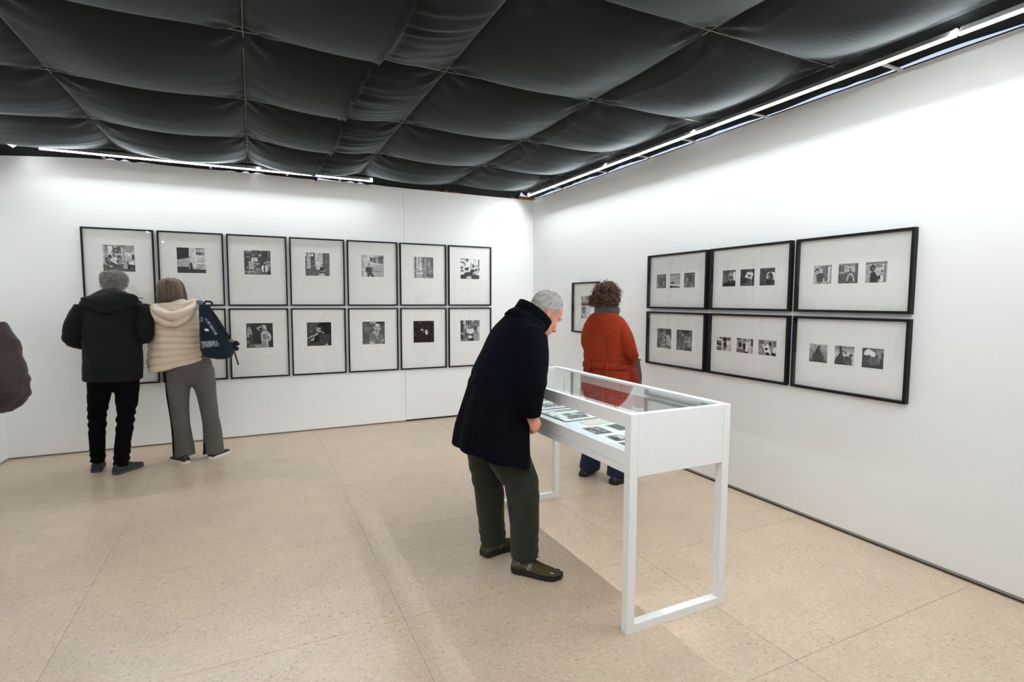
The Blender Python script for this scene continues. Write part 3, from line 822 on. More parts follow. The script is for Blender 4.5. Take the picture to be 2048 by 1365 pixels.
BW, BH, X0, PITCHX = 0.582, 0.752, -4.8713, 0.6111
top_z, bot_z = (2.1821 + 1.4304) / 2, (1.4021 + 0.6504) / 2
TOPS = [(P_studio, 'black frame with a photo of people in a bright studio, above the dark-jacketed visitor'),
        (P_barn, 'black frame with a photo of a tiny figure before a pale barn wall'),
        (P_memorial, 'black frame with a photo of a figure before a dark wall of painted writing'),
        (P_lantern, 'black frame with a photo of a woman seated in an alley under a lantern'),
        (P_suit, 'black frame with a photo of a suited figure beneath a curving white balcony'),
        (P_column, 'black frame with a photo of a pale-clothed figure leaning by fluted columns'),
        (P_desk, 'black frame with a photo of a balding man at a desk, nearest the corner')]
BOTS = [(P_stair, 'black frame in the bottom row mostly hidden behind the dark-jacketed visitor'),
        (P_column, 'black frame in the bottom row partly hidden behind the backpack'),
        (P_sculptor, 'black frame with a photo of an overalled sculptor, arm on head, beside a statue'),
        (P_thinker, 'black frame with a dark photo of a man leaning his cheek on a fist'),
        (P_cardigan, 'black frame with a photo of a bald man in a checked cardigan'),
        (P_dark, 'black frame with a nearly black brown-toned photo, bottom row'),
        (P_stair, 'black frame with a photo of a white-bloused woman, beside the navy coat')]
for k in range(7):
    xc = X0 + k * PITCHX + BW / 2
    frame(TOPS[k][1], (xc, 0, top_z), 0, BW, BH, 0.030, 0.014, [(0, 1.8945 - top_z, 0.256, 0.256, TOPS[k][0])], 'portrait frames in two rows on the back wall')
    frame(BOTS[k][1], (xc, 0, bot_z), 0, BW, BH, 0.030, 0.014, [(0, 1.108 - bot_z, 0.260, 0.266, BOTS[k][0])], 'portrait frames in two rows on the back wall')
RW, RH, Y0, PY = 0.737, 0.4934, -2.3841, 0.7713
rt_z, rb_z = (1.9221 + 1.4287) / 2, (1.3989 + 0.9065) / 2
RG = 'wide frames in two rows on the right wall'
def tri(ys, z, w, h, paints, k, zc):
    yc = Y0 - k * PY - RW / 2
    return [(-(y - yc), z - zc, w, h, p) for y, p in zip(ys, paints)]
frame('wide black frame with three dim small prints, the middle one a beached boat', (0, Y0 - RW / 2, rt_z), -R90, RW, RH, 0.040, 0.016,
      tri((-2.5515, -2.729, -2.905), 1.679, 0.126, 0.126, (Q_gate, Q_boat, Q_climb), 0, rt_z), RG)
frame('wide black frame with three small dark prints, the middle one an eye on torn paper', (0, Y0 - PY - RW / 2, rt_z), -R90, RW, RH, 0.040, 0.016,
      tri((-3.334, -3.508, -3.685), 1.679, 0.128, 0.127, (Q_window, Q_eye, Q_mirror), 1, rt_z), RG)
frame('wide black frame with three small prints, the middle one a bare-legged dancer', (0, Y0 - 2 * PY - RW / 2, rt_z), -R90, RW, RH, 0.040, 0.016,
      tri((-4.109, -4.279, -4.449), 1.677, 0.124, 0.125, (Q_boy, Q_dancer, Q_camera), 2, rt_z), RG)
frame('wide black frame with only two small prints of an easel and drapery', (0, Y0 - RW / 2, rb_z), -R90, RW, RH, 0.040, 0.016,
      tri((-2.606, -2.862), 1.154, 0.187, 0.180, (Q_easel, Q_dressing), 0, rb_z), RG)
frame('wide black frame with three small brown-toned prints, the last an open photo spread', (0, Y0 - PY - RW / 2, rb_z), -R90, RW, RH, 0.040, 0.016,
      tri((-3.3065, -3.5075, -3.709), 1.156, 0.151, 0.112, (Q_jockey, Q_horses, Q_spread), 1, rb_z), RG)
frame('wide black frame with three small prints of silhouettes, the first a boat prow', (0, Y0 - 2 * PY - RW / 2, rb_z), -R90, RW, RH, 0.040, 0.016,
      tri((-4.1055, -4.281, -4.4565), 1.1535, 0.126, 0.121, (Q_bowprow, Q_crane, Q_arch), 2, rb_z), RG)
frame('small black frame partly hidden behind the curly-haired visitor', (0, -1.0469 - 0.26, (1.7067 + 1.1306) / 2), -R90, 0.52, 0.576, 0.040, 0.015,
      [(-0.26 + 0.166 + 0.095, 1.4235 - 1.4187, 0.19, 0.255, Q_bust)], None)

# ------------------------------------------------------------------ glazed display case
plain('case_white', (0.84, 0.84, 0.835), 0.55, 0.35, mottle=0.015)
plain('case_bed', (0.90, 0.92, 0.92), 0.7, 0.3, mottle=0.01)
plain('glass_edge', (0.05, 0.10, 0.095), 0.2, 0.5)
plain('seam_grey', (0.42, 0.42, 0.41), 0.7, 0.2)
TX0, TX1, TY0, TY1, TH, LG = -1.948, -1.351, -4.591, -2.954, 1.0047, 0.042
case = empty('display_case', ((TX0 + TX1) / 2, (TY0 + TY1) / 2, 0))
tag(case, 'white glazed display case on sled legs in front of the bending visitor', 'display case')
_cx, _cy = (TX0 + TX1) / 2, (TY0 + TY1) / 2
def cb(name, x0, x1, y0, y1, z0, z1, m='case_white', bevel=0.0015, parent=case):
    return boxo(name, (x0 - _cx, x1 - _cx, y0 - _cy, y1 - _cy, z0, z1), m, parent, bevel)
ZG = 0.722                     # underside of the box
for x in (TX0, TX1 - LG):
    for y in (TY0, TY1 - LG):
        cb('leg', x, x + LG, y, y + LG, 0.0, TH)
for y in (TY0, TY1 - LG):
    cb('sled_bar', TX0 + LG, TX1 - LG, y, y + LG, 0.0, LG)
    cb('end_panel', TX0 + LG + 0.0012, TX1 - LG - 0.0012, y + 0.0006, y + 0.03, ZG, TH)
for x in (TX0, TX1 - LG):
    cb('top_rail', x, x + 0.028 if x == TX0 else x + LG, TY0 + LG, TY1 - LG, 0.942, TH)
    r = cb('bottom_rail', x + 0.0006, x + LG - 0.0006, TY0 + LG, TY1 - LG, 0.768, 0.832)
    cb('bottom_fascia', x, x + LG, TY0 + LG, TY1 - LG, 0.734, 0.7665)
cb('floor_board', TX0 + LG, TX1 - LG, TY0 + 0.03, TY1 - 0.03, 0.752, 0.790)
cb('bed', TX0 + LG, TX1 - LG, TY0 + 0.03, TY1 - 0.03, 0.7905, 0.800, 'case_bed', 0)
g = cb('side_glass', TX0 + 0.016, TX0 + 0.0165, TY0 + LG, TY1 - LG, 0.832, 0.942, 'case_glass', 0)
g = cb('side_glass', TX1 - 0.0165, TX1 - 0.016, TY0 + LG, TY1 - LG, 0.832, 0.942, 'case_glass', 0)
cb('inner_lip', TX0 + LG, TX0 + LG + 0.006, TY0 + LG, TY1 - LG, 0.800, 0.812, 'case_glass', 0)
tg = cb('top_glass', TX0 + 0.024, TX1 - 0.024, TY0 + 0.026, TY1 - 0.026, TH - 0.0075, TH - 0.0070, 'case_glass', 0)
for y in (-3.72, -3.10):
    cb('glass_joint', TX1 - 0.030, TX1 - 0.026, y, y + 0.006, 0.835, 0.995, 'glass_edge', 0)
cb('glass_rim', TX0 + 0.0242, TX0 + 0.0262, TY0 + 0.026, TY1 - 0.026, TH - 0.0068, TH - 0.0045, 'glass_edge', 0)
# continuous rims closing the top frame
for y in (TY0 + 0.03, TY1 - LG):
    cb('top_cross_rail', TX0 + LG, TX1 - LG, y if y < -4 else y + 0.002, (y + 0.004) if y < -4 else y + 0.012, 0.96, TH - 0.009)

# ------------------------------------------------------------------ books and prints lying in the case
plain('page', (0.86, 0.87, 0.83), 0.8, 0.2, mottle=0.02)
plain('page_text', (0.52, 0.54, 0.53), 0.8, 0.2)
plain('cover_blue', rgb(64, 108, 146), 0.6, 0.3)
plain('cover_teal', rgb(38, 70, 84), 0.6, 0.3)
plain('cream_paper', rgb(226, 222, 204), 0.8, 0.2)
plain('paper_white', (0.82, 0.83, 0.80), 0.8, 0.2)
plain('cover_dark', rgb(84, 74, 70), 0.5, 0.4)
def print_mesh(name, c, w, d, z, parent, ox=0, oy=0, zf=None):
    n = c.n
    gx, gy = np.meshgrid(np.linspace(-w / 2, w / 2, n) + ox, np.linspace(d / 2, -d / 2, n) + oy)
    zz = np.full(gx.size, z) if zf is None else zf(gx.ravel(), gy.ravel()) + z
    id_ = np.arange(n * n).reshape(n, n)
    q = np.stack([id_[:-1, :-1], id_[1:, :-1], id_[1:, 1:], id_[:-1, 1:]], -1).reshape(-1, 4)
    pm = bpy.data.meshes.new(name)
    pm.from_pydata(np.stack([gx.ravel(), gy.ravel(), zz], 1).tolist(), [], q.tolist())
    g = lin(tuple(np.clip(c.a, 0.04, 0.97).ravel()))
    gcol(pm, 'Col', np.outer(np.array(g), np.array(c.tint)))
    return link_mesh(name, pm, 'photo_print', parent, smooth=False)
def scene_paint(seed, lo=.2, hi=.75, tint=(1, 1, .98)):
    c = Cv(40, (lo + hi) / 2); c.tint = tint
    c.noise((hi - lo) * .5, 4, 4, seed).noise((hi - lo) * .35, 11, 11, seed + 1)
    c.rect(0, .75, 1, 1, lo + .08, .6); c.ell(.35, .5, .12, .25, lo, .7); c.ell(.66, .5, .10, .24, hi, .5)
    return c.finish(seed)
ZBED = 0.8005
def open_book(label, loc, rz, pw, ph, seed):
    t = empty('open_book', (*loc, ZBED), rz)
    tag(t, label, 'book')
    boxo('cover', (-pw - 0.004, pw + 0.004, -ph / 2 - 0.004, ph / 2 + 0.004, 0.0, 0.003), 'cover_teal', t)
    hz = lambda x: 0.004 + 0.016 * np.exp(-((np.abs(x) - 0.045) / 0.05) ** 2) * np.clip(np.abs(x) / 0.03, 0, 1)
    for s in (-1, 1):
        bm = bmesh.new()
        N = 14
        top, bot = [], []
        for i in range(N + 1):
            x = s * pw * i / N
            z = float(hz(np.array([x]))[0])
            top.append([bm.verts.new((x, y, z)) for y in (-ph / 2, ph / 2)])
            bot.append([bm.verts.new((x, y, 0.0032)) for y in (-ph / 2, ph / 2)])
        for i in range(N):
            for A_, flip in ((top, 0), (bot, 1)):
                bm.faces.new((A_[i][0], A_[i + 1][0], A_[i + 1][1], A_[i][1]))
            for k in (0, 1):
                bm.faces.new((top[i][k], top[i + 1][k], bot[i + 1][k], bot[i][k]))
        bm.faces.new((top[N][0], top[N][1], bot[N][1], bot[N][0]))
        pg = from_bm('page', bm, 'page', t)
        print_mesh('illustration', scene_paint(seed + s, .30, .72), pw * .60, ph * .62, 0.0008, pg, s * pw * .5, 0.0, lambda x, y: hz(x))
    return t
open_book('open picture book with curled pages near the front glass of the case', (-1.70, -3.672), R90 + 0.05, 0.150, 0.235, 50)
open_book('open picture book lying behind the other one in the case', (-1.67, -3.33), R90 + 0.0, 0.145, 0.215, 60)
def sheet(name, label, cat, loc, rz, w, d, m, th=0.0012, c=None, margin=0.006, group=None):
    t = empty(name, (*loc, ZBED), rz)
    tag(t, label, cat, group)
    boxo('paper', (-w / 2, w / 2, -d / 2, d / 2, 0, th), m, t)
    if c is not None:
        print_mesh('picture', c, w - 2 * margin, d - 2 * margin, th + 0.0004, t)
    return t
PG = 'loose prints in the display case'
sheet('blue_booklet', 'blue booklet at the far end of the display case', 'booklet', (-1.56, -3.05), 0.0, 0.10, 0.16, 'cover_blue', 0.004)
c = Cv(30, .74)
for k in range(9): c.rect(.08, .08 + k * .095, .92, .11 + k * .095, .60)
sheet('text_sheet', 'pale printed text sheet beside the open book in the case', 'paper', (-1.475, -3.665), 0.05, 0.12, 0.26, 'paper_white', 0.001, c, 0.008)
sheet('cream_card', 'cream yellowish card lying among the prints in the case', 'card', (-1.625, -3.905), 0.06, 0.235, 0.105, 'cream_paper', 0.002)
sheet('loose_print', 'grey landscape print nearest the open book in the case', 'photograph', (-1.762, -4.072), -0.03, 0.108, 0.150, 'paper_white', 0.001, scene_paint(71, .22, .70), 0.0015, PG)
sheet('loose_print', 'plain dark grey-brown print behind the landscape print in the case', 'photograph', (-1.600, -4.06), 0.02, 0.115, 0.138, 'paper_white', 0.001, Cv(10, .40), 0.004, PG)
sheet('loose_print', 'speckled black and white print beside the near leg of the case', 'photograph', (-1.755, -4.247), -0.03, 0.095, 0.108, 'paper_white', 0.001, scene_paint(74, .10, .85), 0.0015, PG)
sheet('loose_print', 'small dark print closest to the near end of the case', 'photograph', (-1.770, -4.385), -0.03, 0.095, 0.118, 'paper_white', 0.001, scene_paint(77, .14, .5), 0.0015, PG)
sheet('loose_print', 'small mottled print in the middle of the case by the near leg', 'photograph', (-1.625, -4.245), 0.0, 0.095, 0.125, 'paper_white', 0.001, scene_paint(80, .16, .6), 0.0015, PG)
sheet('loose_print', 'small grey print near the rear glass of the case', 'photograph', (-1.475, -4.015), 0.0, 0.085, 0.11, 'paper_white', 0.001, scene_paint(83, .2, .7), 0.0015, PG)

# ------------------------------------------------------------------ visitors: materials
def cloth(name, c, rough=0.9, weave=350, bump=0.25, sheen=0.15, mott=0.10, spec=0.2, scale=5):
    t = NT(name, c, rough, spec)
    v = t.coords()
    f = t.noise(v, scale, 4)
    t.color(t.ramp(f, [(0.3, tuple(x * (1 - mott) for x in c)), (0.7, tuple(x * (1 + mott) for x in c))]))
    t.bump(t.noise(v, weave, 2), bump, 0.0015)
    t.p.inputs['Sheen Weight'].default_value = sheen
    t.p.inputs['Sheen Roughness'].default_value = 0.5
    M[name] = t.m
    return t
cloth('black_jacket', (0.0046, 0.0053, 0.0054), 0.8, 400, 0.2, 0.03, spec=0.2)
cloth('black_trousers', (0.0020, 0.0020, 0.0022), 0.9, 300, 0.3, 0.01, spec=0.08)
cloth('beige_quilt', rgb(206, 189, 164), 0.6, 120, 0.05, 0.1, 0.04, 0.35)
cloth('beige_lining', rgb(208, 190, 170), 0.6, 120, 0.05, 0.1, 0.03, 0.35)
cloth('grey_trousers', rgb(88, 83, 78), 0.85, 400, 0.2, 0.1)
cloth('navy_wool', (0.0020, 0.0026, 0.0052), 0.95, 260, 0.35, 0.008, 0.15, 0.06)
cloth('navy_collar', (0.0014, 0.0016, 0.0028), 0.95, 260, 0.3, 0.005, 0.1, 0.06)
cloth('green_trousers', rgb(40, 44, 34), 0.8, 300, 0.15, 0.08, 0.12)
cloth('brown_jacket', rgb(50, 39, 37), 0.7, 200, 0.2, 0.1, 0.12, 0.3)
cloth('denim', rgb(28, 36, 58), 0.85, 400, 0.3, 0.1)
cloth('grey_scarf', rgb(66, 68, 68), 0.9, 220, 0.3, 0.2)
cloth('bag_leather', rgb(84, 44, 44), 0.45, 120, 0.1, 0.0, 0.12, 0.5)
cloth('pack_navy', rgb(15, 29, 42), 0.75, 350, 0.25, 0.1, 0.15)
cloth('pack_strap', rgb(18, 24, 34), 0.7, 250, 0.25, 0.05)
# knitted red coat: flecked yarn
_t = NT('red_knit', rgb(168, 50, 22), 0.95, 0.15)
_v = _t.coords()
_n1 = _t.noise(_v, 150, 3, 0.75); _n2 = _t.noise(_v, 420, 2); _n3 = _t.noise(_v, 9, 3)
_c = _t.ramp(_n1, [(0.28, rgb(74, 30, 30)), (0.45, rgb(126, 38, 19)), (0.58, rgb(146, 50, 21)), (0.74, rgb(178, 88, 52))])
_c = _t.mix(0.22, _c, _t.ramp(_n3, [(0.35, rgb(116, 34, 17)), (0.65, rgb(154, 54, 22))]))
_t.color(_c)
_t.bump(_n1, 0.7, 0.004)
_t.p.inputs['Sheen Weight'].default_value = 0.10
_t.p.inputs['Sheen Tint'].default_value = (*rgb(230, 130, 80), 1)
M['red_knit'] = _t.m
# printed patches of the backpack
_t = NT('pack_print', rgb(70, 90, 140), 0.7, 0.3)
_v = _t.coords()
_t.color(_t.ramp(_t.noise(_v, 34, 5, 0.7), [(0.36, rgb(28, 38, 78)), (0.47, rgb(80, 92, 124)), (0.54, rgb(160, 156, 158)), (0.64, rgb(62, 72, 100))]))
M['pack_print'] = _t.m
def skin_mat(name, c):
    t = NT(name, c, 0.5, 0.35)
    v = t.coords()
    t.color(t.ramp(t.noise(v, 40, 5, 0.6), [(0.3, (c[0] * 0.88, c[1] * 0.78, c[2] * 0.76)), (0.7, c)]))
    t.p.inputs['Subsurface Weight'].default_value = 0.08
    t.p.inputs['Subsurface Radius'].default_value = (0.012, 0.005, 0.003)
    M[name] = t.m
skin_mat('skin_ruddy', rgb(214, 150, 124))
skin_mat('skin_fair', rgb(218, 164, 138))
_t = NT('hair', (0.3, 0.3, 0.3), 0.55, 0.4)
_a = _t.add('ShaderNodeVertexColor', layer_name='Col')
_t.color(_a.outputs['Color'])
_t.p.inputs['Anisotropic'].default_value = 0.4
M['hair'] = _t.m
plain('hair_grey_base', rgb(122, 114, 108), 0.7, 0.3, mottle=0.2, scale=120)
plain('hair_silver_base', rgb(172, 164, 158), 0.7, 0.3, mottle=0.15, scale=120)
plain('hair_bob_base', rgb(74, 58, 46), 0.6, 0.4, mottle=0.25, scale=60)
plain('hair_curl_base', rgb(46, 30, 23), 0.7, 0.3, mottle=0.3, scale=60)
plain('eye_white', (0.62, 0.58, 0.55), 0.2, 0.5)
plain('eye_iris', (0.05, 0.035, 0.03), 0.2, 0.6)
plain('shoe_black', (0.016, 0.015, 0.015), 0.55, 0.4)
plain('shoe_charcoal', rgb(62, 60, 58), 0.8, 0.2)
plain('sole_slate', rgb(66, 74, 82), 0.7, 0.3)
plain('sole_white', (0.72, 0.68, 0.62), 0.7, 0.3)
plain('sole_black', (0.011, 0.012, 0.016), 0.6, 0.4)
plain('olive_mesh', rgb(72, 66, 38), 0.85, 0.2, mottle=0.25, scale=260, bump=0.3)
plain('shoe_grey', rgb(92, 88, 82), 0.75, 0.3, mottle=0.1, scale=200)
plain('reflective', (0.75, 0.76, 0.76), 0.35, 0.5)
plain('lace_black', (0.012, 0.012, 0.012), 0.8, 0.2)
plain('buckle', (0.10, 0.10, 0.11), 0.35, 0.5)

# ------------------------------------------------------------------ visitors: anatomy
HEAD = np.array([  # z, front, back, half width
    (0.000, 0.078, 0.040, 0.014), (0.010, 0.090, 0.012, 0.034), (0.030, 0.092, -0.030, 0.048),
    (0.055, 0.091, -0.062, 0.058), (0.080, 0.088, -0.080, 0.064), (0.100, 0.085, -0.089, 0.0685),
    (0.120, 0.080, -0.095, 0.0715), (0.140, 0.083, -0.099, 0.0745), (0.165, 0.080, -0.099, 0.0755),
    (0.190, 0.066, -0.092, 0.069), (0.212, 0.044, -0.074, 0.055), (0.228, 0.014, -0.046, 0.033), (0.235, -0.006, -0.024, 0.010)])

def head_rings(off=0.0, n=36, sub=4):
    A = catmull(HEAD, sub)
    ang = np.linspace(0, 2 * math.pi, n, endpoint=False)
    ca, sa = np.cos(ang), np.sin(ang)
    p = 2.25
    ca = np.sign(ca) * np.abs(ca) ** (2 / p); sa = np.sign(sa) * np.abs(sa) ** (2 / p)
    out = []
    zc = 0.13
    for z, f, b, w in A:
        zz = z + off * np.clip((z - zc) / 0.105, -1, 1)
        out.append(np.stack([ca * (w + off), (f + b) / 2 + sa * ((f - b) / 2 + off), np.full(n, zz)], 1))
    return out

def head_loft(bm, Mx, off=0.0):
    V = [[bm.verts.new(Mx @ Vector(p)) for p in r] for r in head_rings(off)]
    n = len(V[0])
    for a, b in zip(V[:-1], V[1:]):
        for i in range(n):
            j = (i + 1) % n
            bm.faces.new((a[i], a[j], b[j], b[i]))
    bm.faces.new(V[0][::-1]); bm.faces.new(V[-1])

def head_mtx(O, pitch=0.0, yaw=0.0, roll=0.0, s=1.0):
    return Matrix.Translation(O) @ Matrix.Rotation(yaw, 4, 'Z') @ Matrix.Rotation(roll, 4, 'Y') @ Matrix.Rotation(-pitch, 4, 'X') @ Matrix.Diagonal((s, s, s, 1))

def head_parts(bm, Mx):
    head_loft(bm, Mx)
    # nose
    tube(bm, [(0, 0.078, 0.124), (0, 0.089, 0.108), (0, 0.103, 0.090), (0, 0.108, 0.081), (0, 0.098, 0.073)],
         [(0.008, 0.008), (0.0095, 0.010), (0.012, 0.012), (0.0125, 0.0105), (0.010, 0.007)], ref=(0, 1, 0.3), n=12, mtx=Mx)
    for sx in (-1, 1):
        ball(bm, (sx * 0.0115, 0.092, 0.0785), (0.0075, 0.011, 0.008), Mx, 10)
        # brow, cheek
        tube(bm, [(sx * 0.010, 0.080, 0.136), (sx * 0.030, 0.078, 0.141), (sx * 0.052, 0.060, 0.136)], [0.007, 0.0085, 0.006], ref=(0, 0.3, 1), n=8, mtx=Mx)
        ball(bm, (sx * 0.040, 0.062, 0.090), (0.018, 0.018, 0.018), Mx, 12)
        # ear: rim, lobe and inner bowl
        ear = [(sx * 0.071, 0.006, 0.098), (sx * 0.079, -0.008, 0.122), (sx * 0.084, -0.022, 0.133), (sx * 0.086, -0.034, 0.122), (sx * 0.083, -0.032, 0.102), (sx * 0.077, -0.018, 0.082), (sx * 0.072, -0.006, 0.076)]
        tube(bm, ear, [0.0035, 0.005, 0.0055, 0.0055, 0.005, 0.0055, 0.0045], ref=(1, 0.2, 0.1), n=8, mtx=Mx)
        tube(bm, [(sx * 0.071, -0.012, 0.080), (sx * 0.0745, -0.014, 0.100), (sx * 0.0765, -0.020, 0.124)], [(0.011, 0.004), (0.015, 0.004), (0.012, 0.004)], ref=(1, 0, 0), n=10, mtx=Mx)
    # lips and chin
    for z, y, r in ((0.0565, 0.0925, 0.0050), (0.0480, 0.0915, 0.0055)):
        tube(bm, [(-0.024, y - 0.012, z), (-0.010, y, z + 0.001), (0.010, y, z + 0.001), (0.024, y - 0.012, z)], [0.0025, r, r, 0.0025], ref=(0, 0, 1), n=8, mtx=Mx)
    ball(bm, (0, 0.076, 0.016), (0.020, 0.019, 0.016), Mx, 12)

def hand(bm, W, f, n, side, curl=0.5, s=1.0):
    f = Vector(f).normalized(); n = Vector(n); n = (n - f * n.dot(f)).normalized()
    t = f.cross(n) * side
    W = Vector(W)
    tube(bm, [W - f * 0.03, W, W + f * 0.035 * s, W + f * 0.075 * s, W + f * 0.092 * s], [(0.024, 0.019), (0.026, 0.018), (0.034, 0.016), (0.040, 0.0135), (0.036, 0.011)], ref=tuple(n), n=14)
    for k, (o, L) in enumerate(((0.0300, 0.072), (0.0102, 0.080), (-0.0100, 0.074), (-0.0290, 0.058))):
        p = W + f * (0.084 - 0.004 * abs(k - 1)) * s + t * o * s
        d = f + t * (o * 1.6)
        pts = [tuple(p - f * 0.012)]
        a = 0.0
        for q, fr in enumerate((0.42, 0.32, 0.26)):
            a += curl * (0.5, 0.8, 0.6)[q]
            dd = (d.normalized() * math.cos(a) - n * math.sin(a)).normalized()
            p = p + dd * L * fr * s
            pts.append(tuple(p))
        tube(bm, pts, [0.0092, 0.0088, 0.0082, 0.0068], ref=tuple(t), n=10, sub=3)
    p0 = W + f * 0.022 * s + t * 0.024 * s
    d1 = (f * 0.55 + t * 0.75 - n * 0.25).normalized()
    d2 = (f * 0.9 + t * 0.25 - n * (0.2 + curl * 0.5)).normalized()
    tube(bm, [tuple(p0), tuple(p0 + d1 * 0.038 * s), tuple(p0 + d1 * 0.038 * s + d2 * 0.030 * s), tuple(p0 + d1 * 0.038 * s + d2 * 0.054 * s)],
         [0.0125, 0.0108, 0.0098, 0.0075], ref=(0.1, 0.2, 1), n=10, sub=3)

def shrink(st, k, d=0.0):
    return [tuple(x * k - d for x in r) if isinstance(r, (tuple, list)) else r * k - d for r in st]

def figure(label, loc, rz, P, skin, vox=0.006):
    """one continuous skin under the clothes: head, neck, trunk, arms with hands, legs and feet"""
    bm = bmesh.new()
    Mx = P['head']
    head_parts(bm, Mx)
    tb, tr = P['torso']
    nb = Vector(tb[-1]); hc = Mx @ Vector((0, -0.022, 0.045))
    tube(bm, [tuple(nb - Vector((0, 0, 0.06))), tuple(nb), tuple((nb + hc) / 2), tuple(hc)], [0.060, 0.056, 0.054, 0.054], ref=(0, 1, 0.01), n=20)
    hips = (Vector(P['legs'][0][0][0]) + Vector(P['legs'][1][0][0])) / 2
    k0 = next(i for i, p in enumerate(tb) if p[2] > hips.z + 0.20)
    tube(bm, [tuple(hips), tuple((hips + Vector(tb[k0])) / 2)] + list(tb[k0:]), [(0.135, 0.095), (0.135, 0.095)] + shrink(tr[k0:], 0.78), n=24, cap=0.3)
    for (pts, rad, hf, hn, side, curl) in P['arms']:
        tube(bm, pts, shrink(rad, 0.66), ref=(0.3, 1, 0.2), n=16)
        hand(bm, pts[-1], hf, hn, side, curl)
    for pts, rad in P['legs']:
        rr = [tuple(min(x * 0.72, 0.095) for x in r) for r in rad]
        rr[-1] = (0.036, 0.040); rr[-2] = (min(rr[-2][0], 0.045), min(rr[-2][1], 0.05))
        tube(bm, list(pts[:-1]) + [(pts[-1][0], pts[-1][1], max(pts[-1][2], 0.075))], rr, ref=(0, 1, 0.02), n=16)
    for (hx, hy, az, L) in P['feet']:
        d = Vector((math.sin(az), math.cos(az), 0))
        h = Vector((hx, hy, 0)) + d * 0.04
        tube(bm, [tuple(h + Vector((0, 0, 0.052))), tuple(h + d * 0.07 + Vector((0, 0, 0.040))), tuple(h + d * (L - 0.11) + Vector((0, 0, 0.031)))], [0.022, 0.020, 0.012], ref=(0, 0, 1), n=12)
    me = voxel(bm, vox, 3, 0.45)
    Mi = Mx.inverted()
    co, no = co_no(me)
    h = np.array([list(r) for r in Mi])
    lc = co @ h[:3, :3].T + h[:3, 3]
    d = np.zeros(len(co))
    for sx in (-1, 1):
        q = ((lc[:, 0] - sx * 0.031) / 0.016) ** 2 + ((lc[:, 2] - 0.121) / 0.009) ** 2 + ((lc[:, 1] - 0.080) / 0.03) ** 2
        d -= 0.010 * np.exp(-q)
    q = (lc[:, 0] / 0.022) ** 2 + ((lc[:, 2] - 0.0525) / 0.0022) ** 2 + ((lc[:, 1] - 0.094) / 0.02) ** 2
    d -= 0.003 * np.exp(-q)
    co = co + no * d[:, None]
    me.vertices.foreach_set('co', co.ravel()); me.update()
    o = link_mesh('person', me, skin)
    o.location = loc; o.rotation_euler = (0, 0, rz)
    tag(o, label, 'person')
    for sx in (-1, 1):
        bm = bmesh.new()
        ball(bm, (sx * 0.031, 0.066, 0.1205), 0.0118, Mx, 16)
        e = from_bm('eye', bm, 'eye_white', o, True)
        bm = bmesh.new()
        ball(bm, (sx * 0.0315, 0.0735, 0.1195), 0.0062, Mx, 10)
        from_bm('iris', bm, 'eye_iris', e, True)
    return o

def garment(name, parent, mat, parts, vox=0.007, smooth=4, disp=None, post=None):
    bm = bmesh.new()
    for pts, rad, kw in parts:
        tube(bm, pts, rad, **kw)
    me = voxel(bm, vox, smooth)
    if disp is not None:
        displace(me, disp)
    if post is not None:
        post(me)
    return link_mesh(name, me, mat, parent)

def yoke(P, r=0.072, drop=0.0, back=0.0):
    a, b = Vector(P['arms'][0][0][0]), Vector(P['arms'][1][0][0])
    n = Vector(P['torso'][0][-2])
    dz = Vector((0, back, -drop))
    return ([tuple(a + dz), tuple(a.lerp(n, 0.5) + dz + Vector((0, 0, -0.022))), tuple(n + dz * 1.0 + Vector((0, 0, -0.045))), tuple(b.lerp(n, 0.5) + dz + Vector((0, 0, -0.022))), tuple(b + dz)],
            [(r, r), (r * 0.92, r * 1.05), (r * 0.9, r * 1.1), (r * 0.92, r * 1.05), (r, r)], dict(ref=(0, 1, 0.05), n=18, cap=0.3))

def wrinkles(amp, seed, sx=6, sz=4):
    """ridged folds: sharp valleys between soft swellings"""
    def fn(co, no):
        a = vnoise(co * [sx, sx, sz] + vnoise(co * [3, 3, 3], seed + 5)[:, None] * 0.8, seed)
        b = vnoise(co * [sx * 2.1, sx * 2.1, sz * 2.6], seed + 2)
        return amp * (np.abs(a) ** 0.7 - 0.45) + amp * 0.45 * (np.abs(b) ** 0.7 - 0.45)
    return fn

def folds(amp, seed, sx=9, sz=3, fine=0.35):
    def fn(co, no):
        return amp * vnoise(co * [sx, sx, sz], seed) + amp * fine * vnoise(co * [sx * 2.4, sx * 2.4, sz * 3], seed + 1)
    return fn

def creases(zc, w, amp, freq, seed):
    """horizontal bunching round a height (knee, ankle, elbow)"""
    def fn(co, no):
        m = np.exp(-((co[:, 2] - zc) / w) ** 2)
        ph = co[:, 2] * freq + 2.2 * vnoise(co * [14, 14, 4], seed) + co[:, 0] * 12
        return amp * m * np.sin(ph)
    return fn

def total(*fs):
    return lambda co, no: sum(f(co, no) for f in fs)

# ------------------------------------------------------------------ hair
def cap_mesh(name, parent, mat, Mx, keep, off=0.007):
    R = head_rings(off, 48, 5)
    n = len(R[0])
    V = [tuple(Mx @ Vector(p)) for r in R for p in r]
    F = []
    for a in range(len(R) - 1):
        for i in range(n):
            j = (i + 1) % n
            c = (R[a][i] + R[a][j] + R[a + 1][i] + R[a + 1][j]) / 4
            if keep(c):
                F.append((a * n + i, a * n + j, (a + 1) * n + j, (a + 1) * n + i))
    top = len(R) - 1
    F.append(tuple(top * n + i for i in range(n)))
    me = bpy.data.meshes.new(name)
    me.from_pydata(V, [], F)
    o = link_mesh(name, me, mat, parent)
    return o

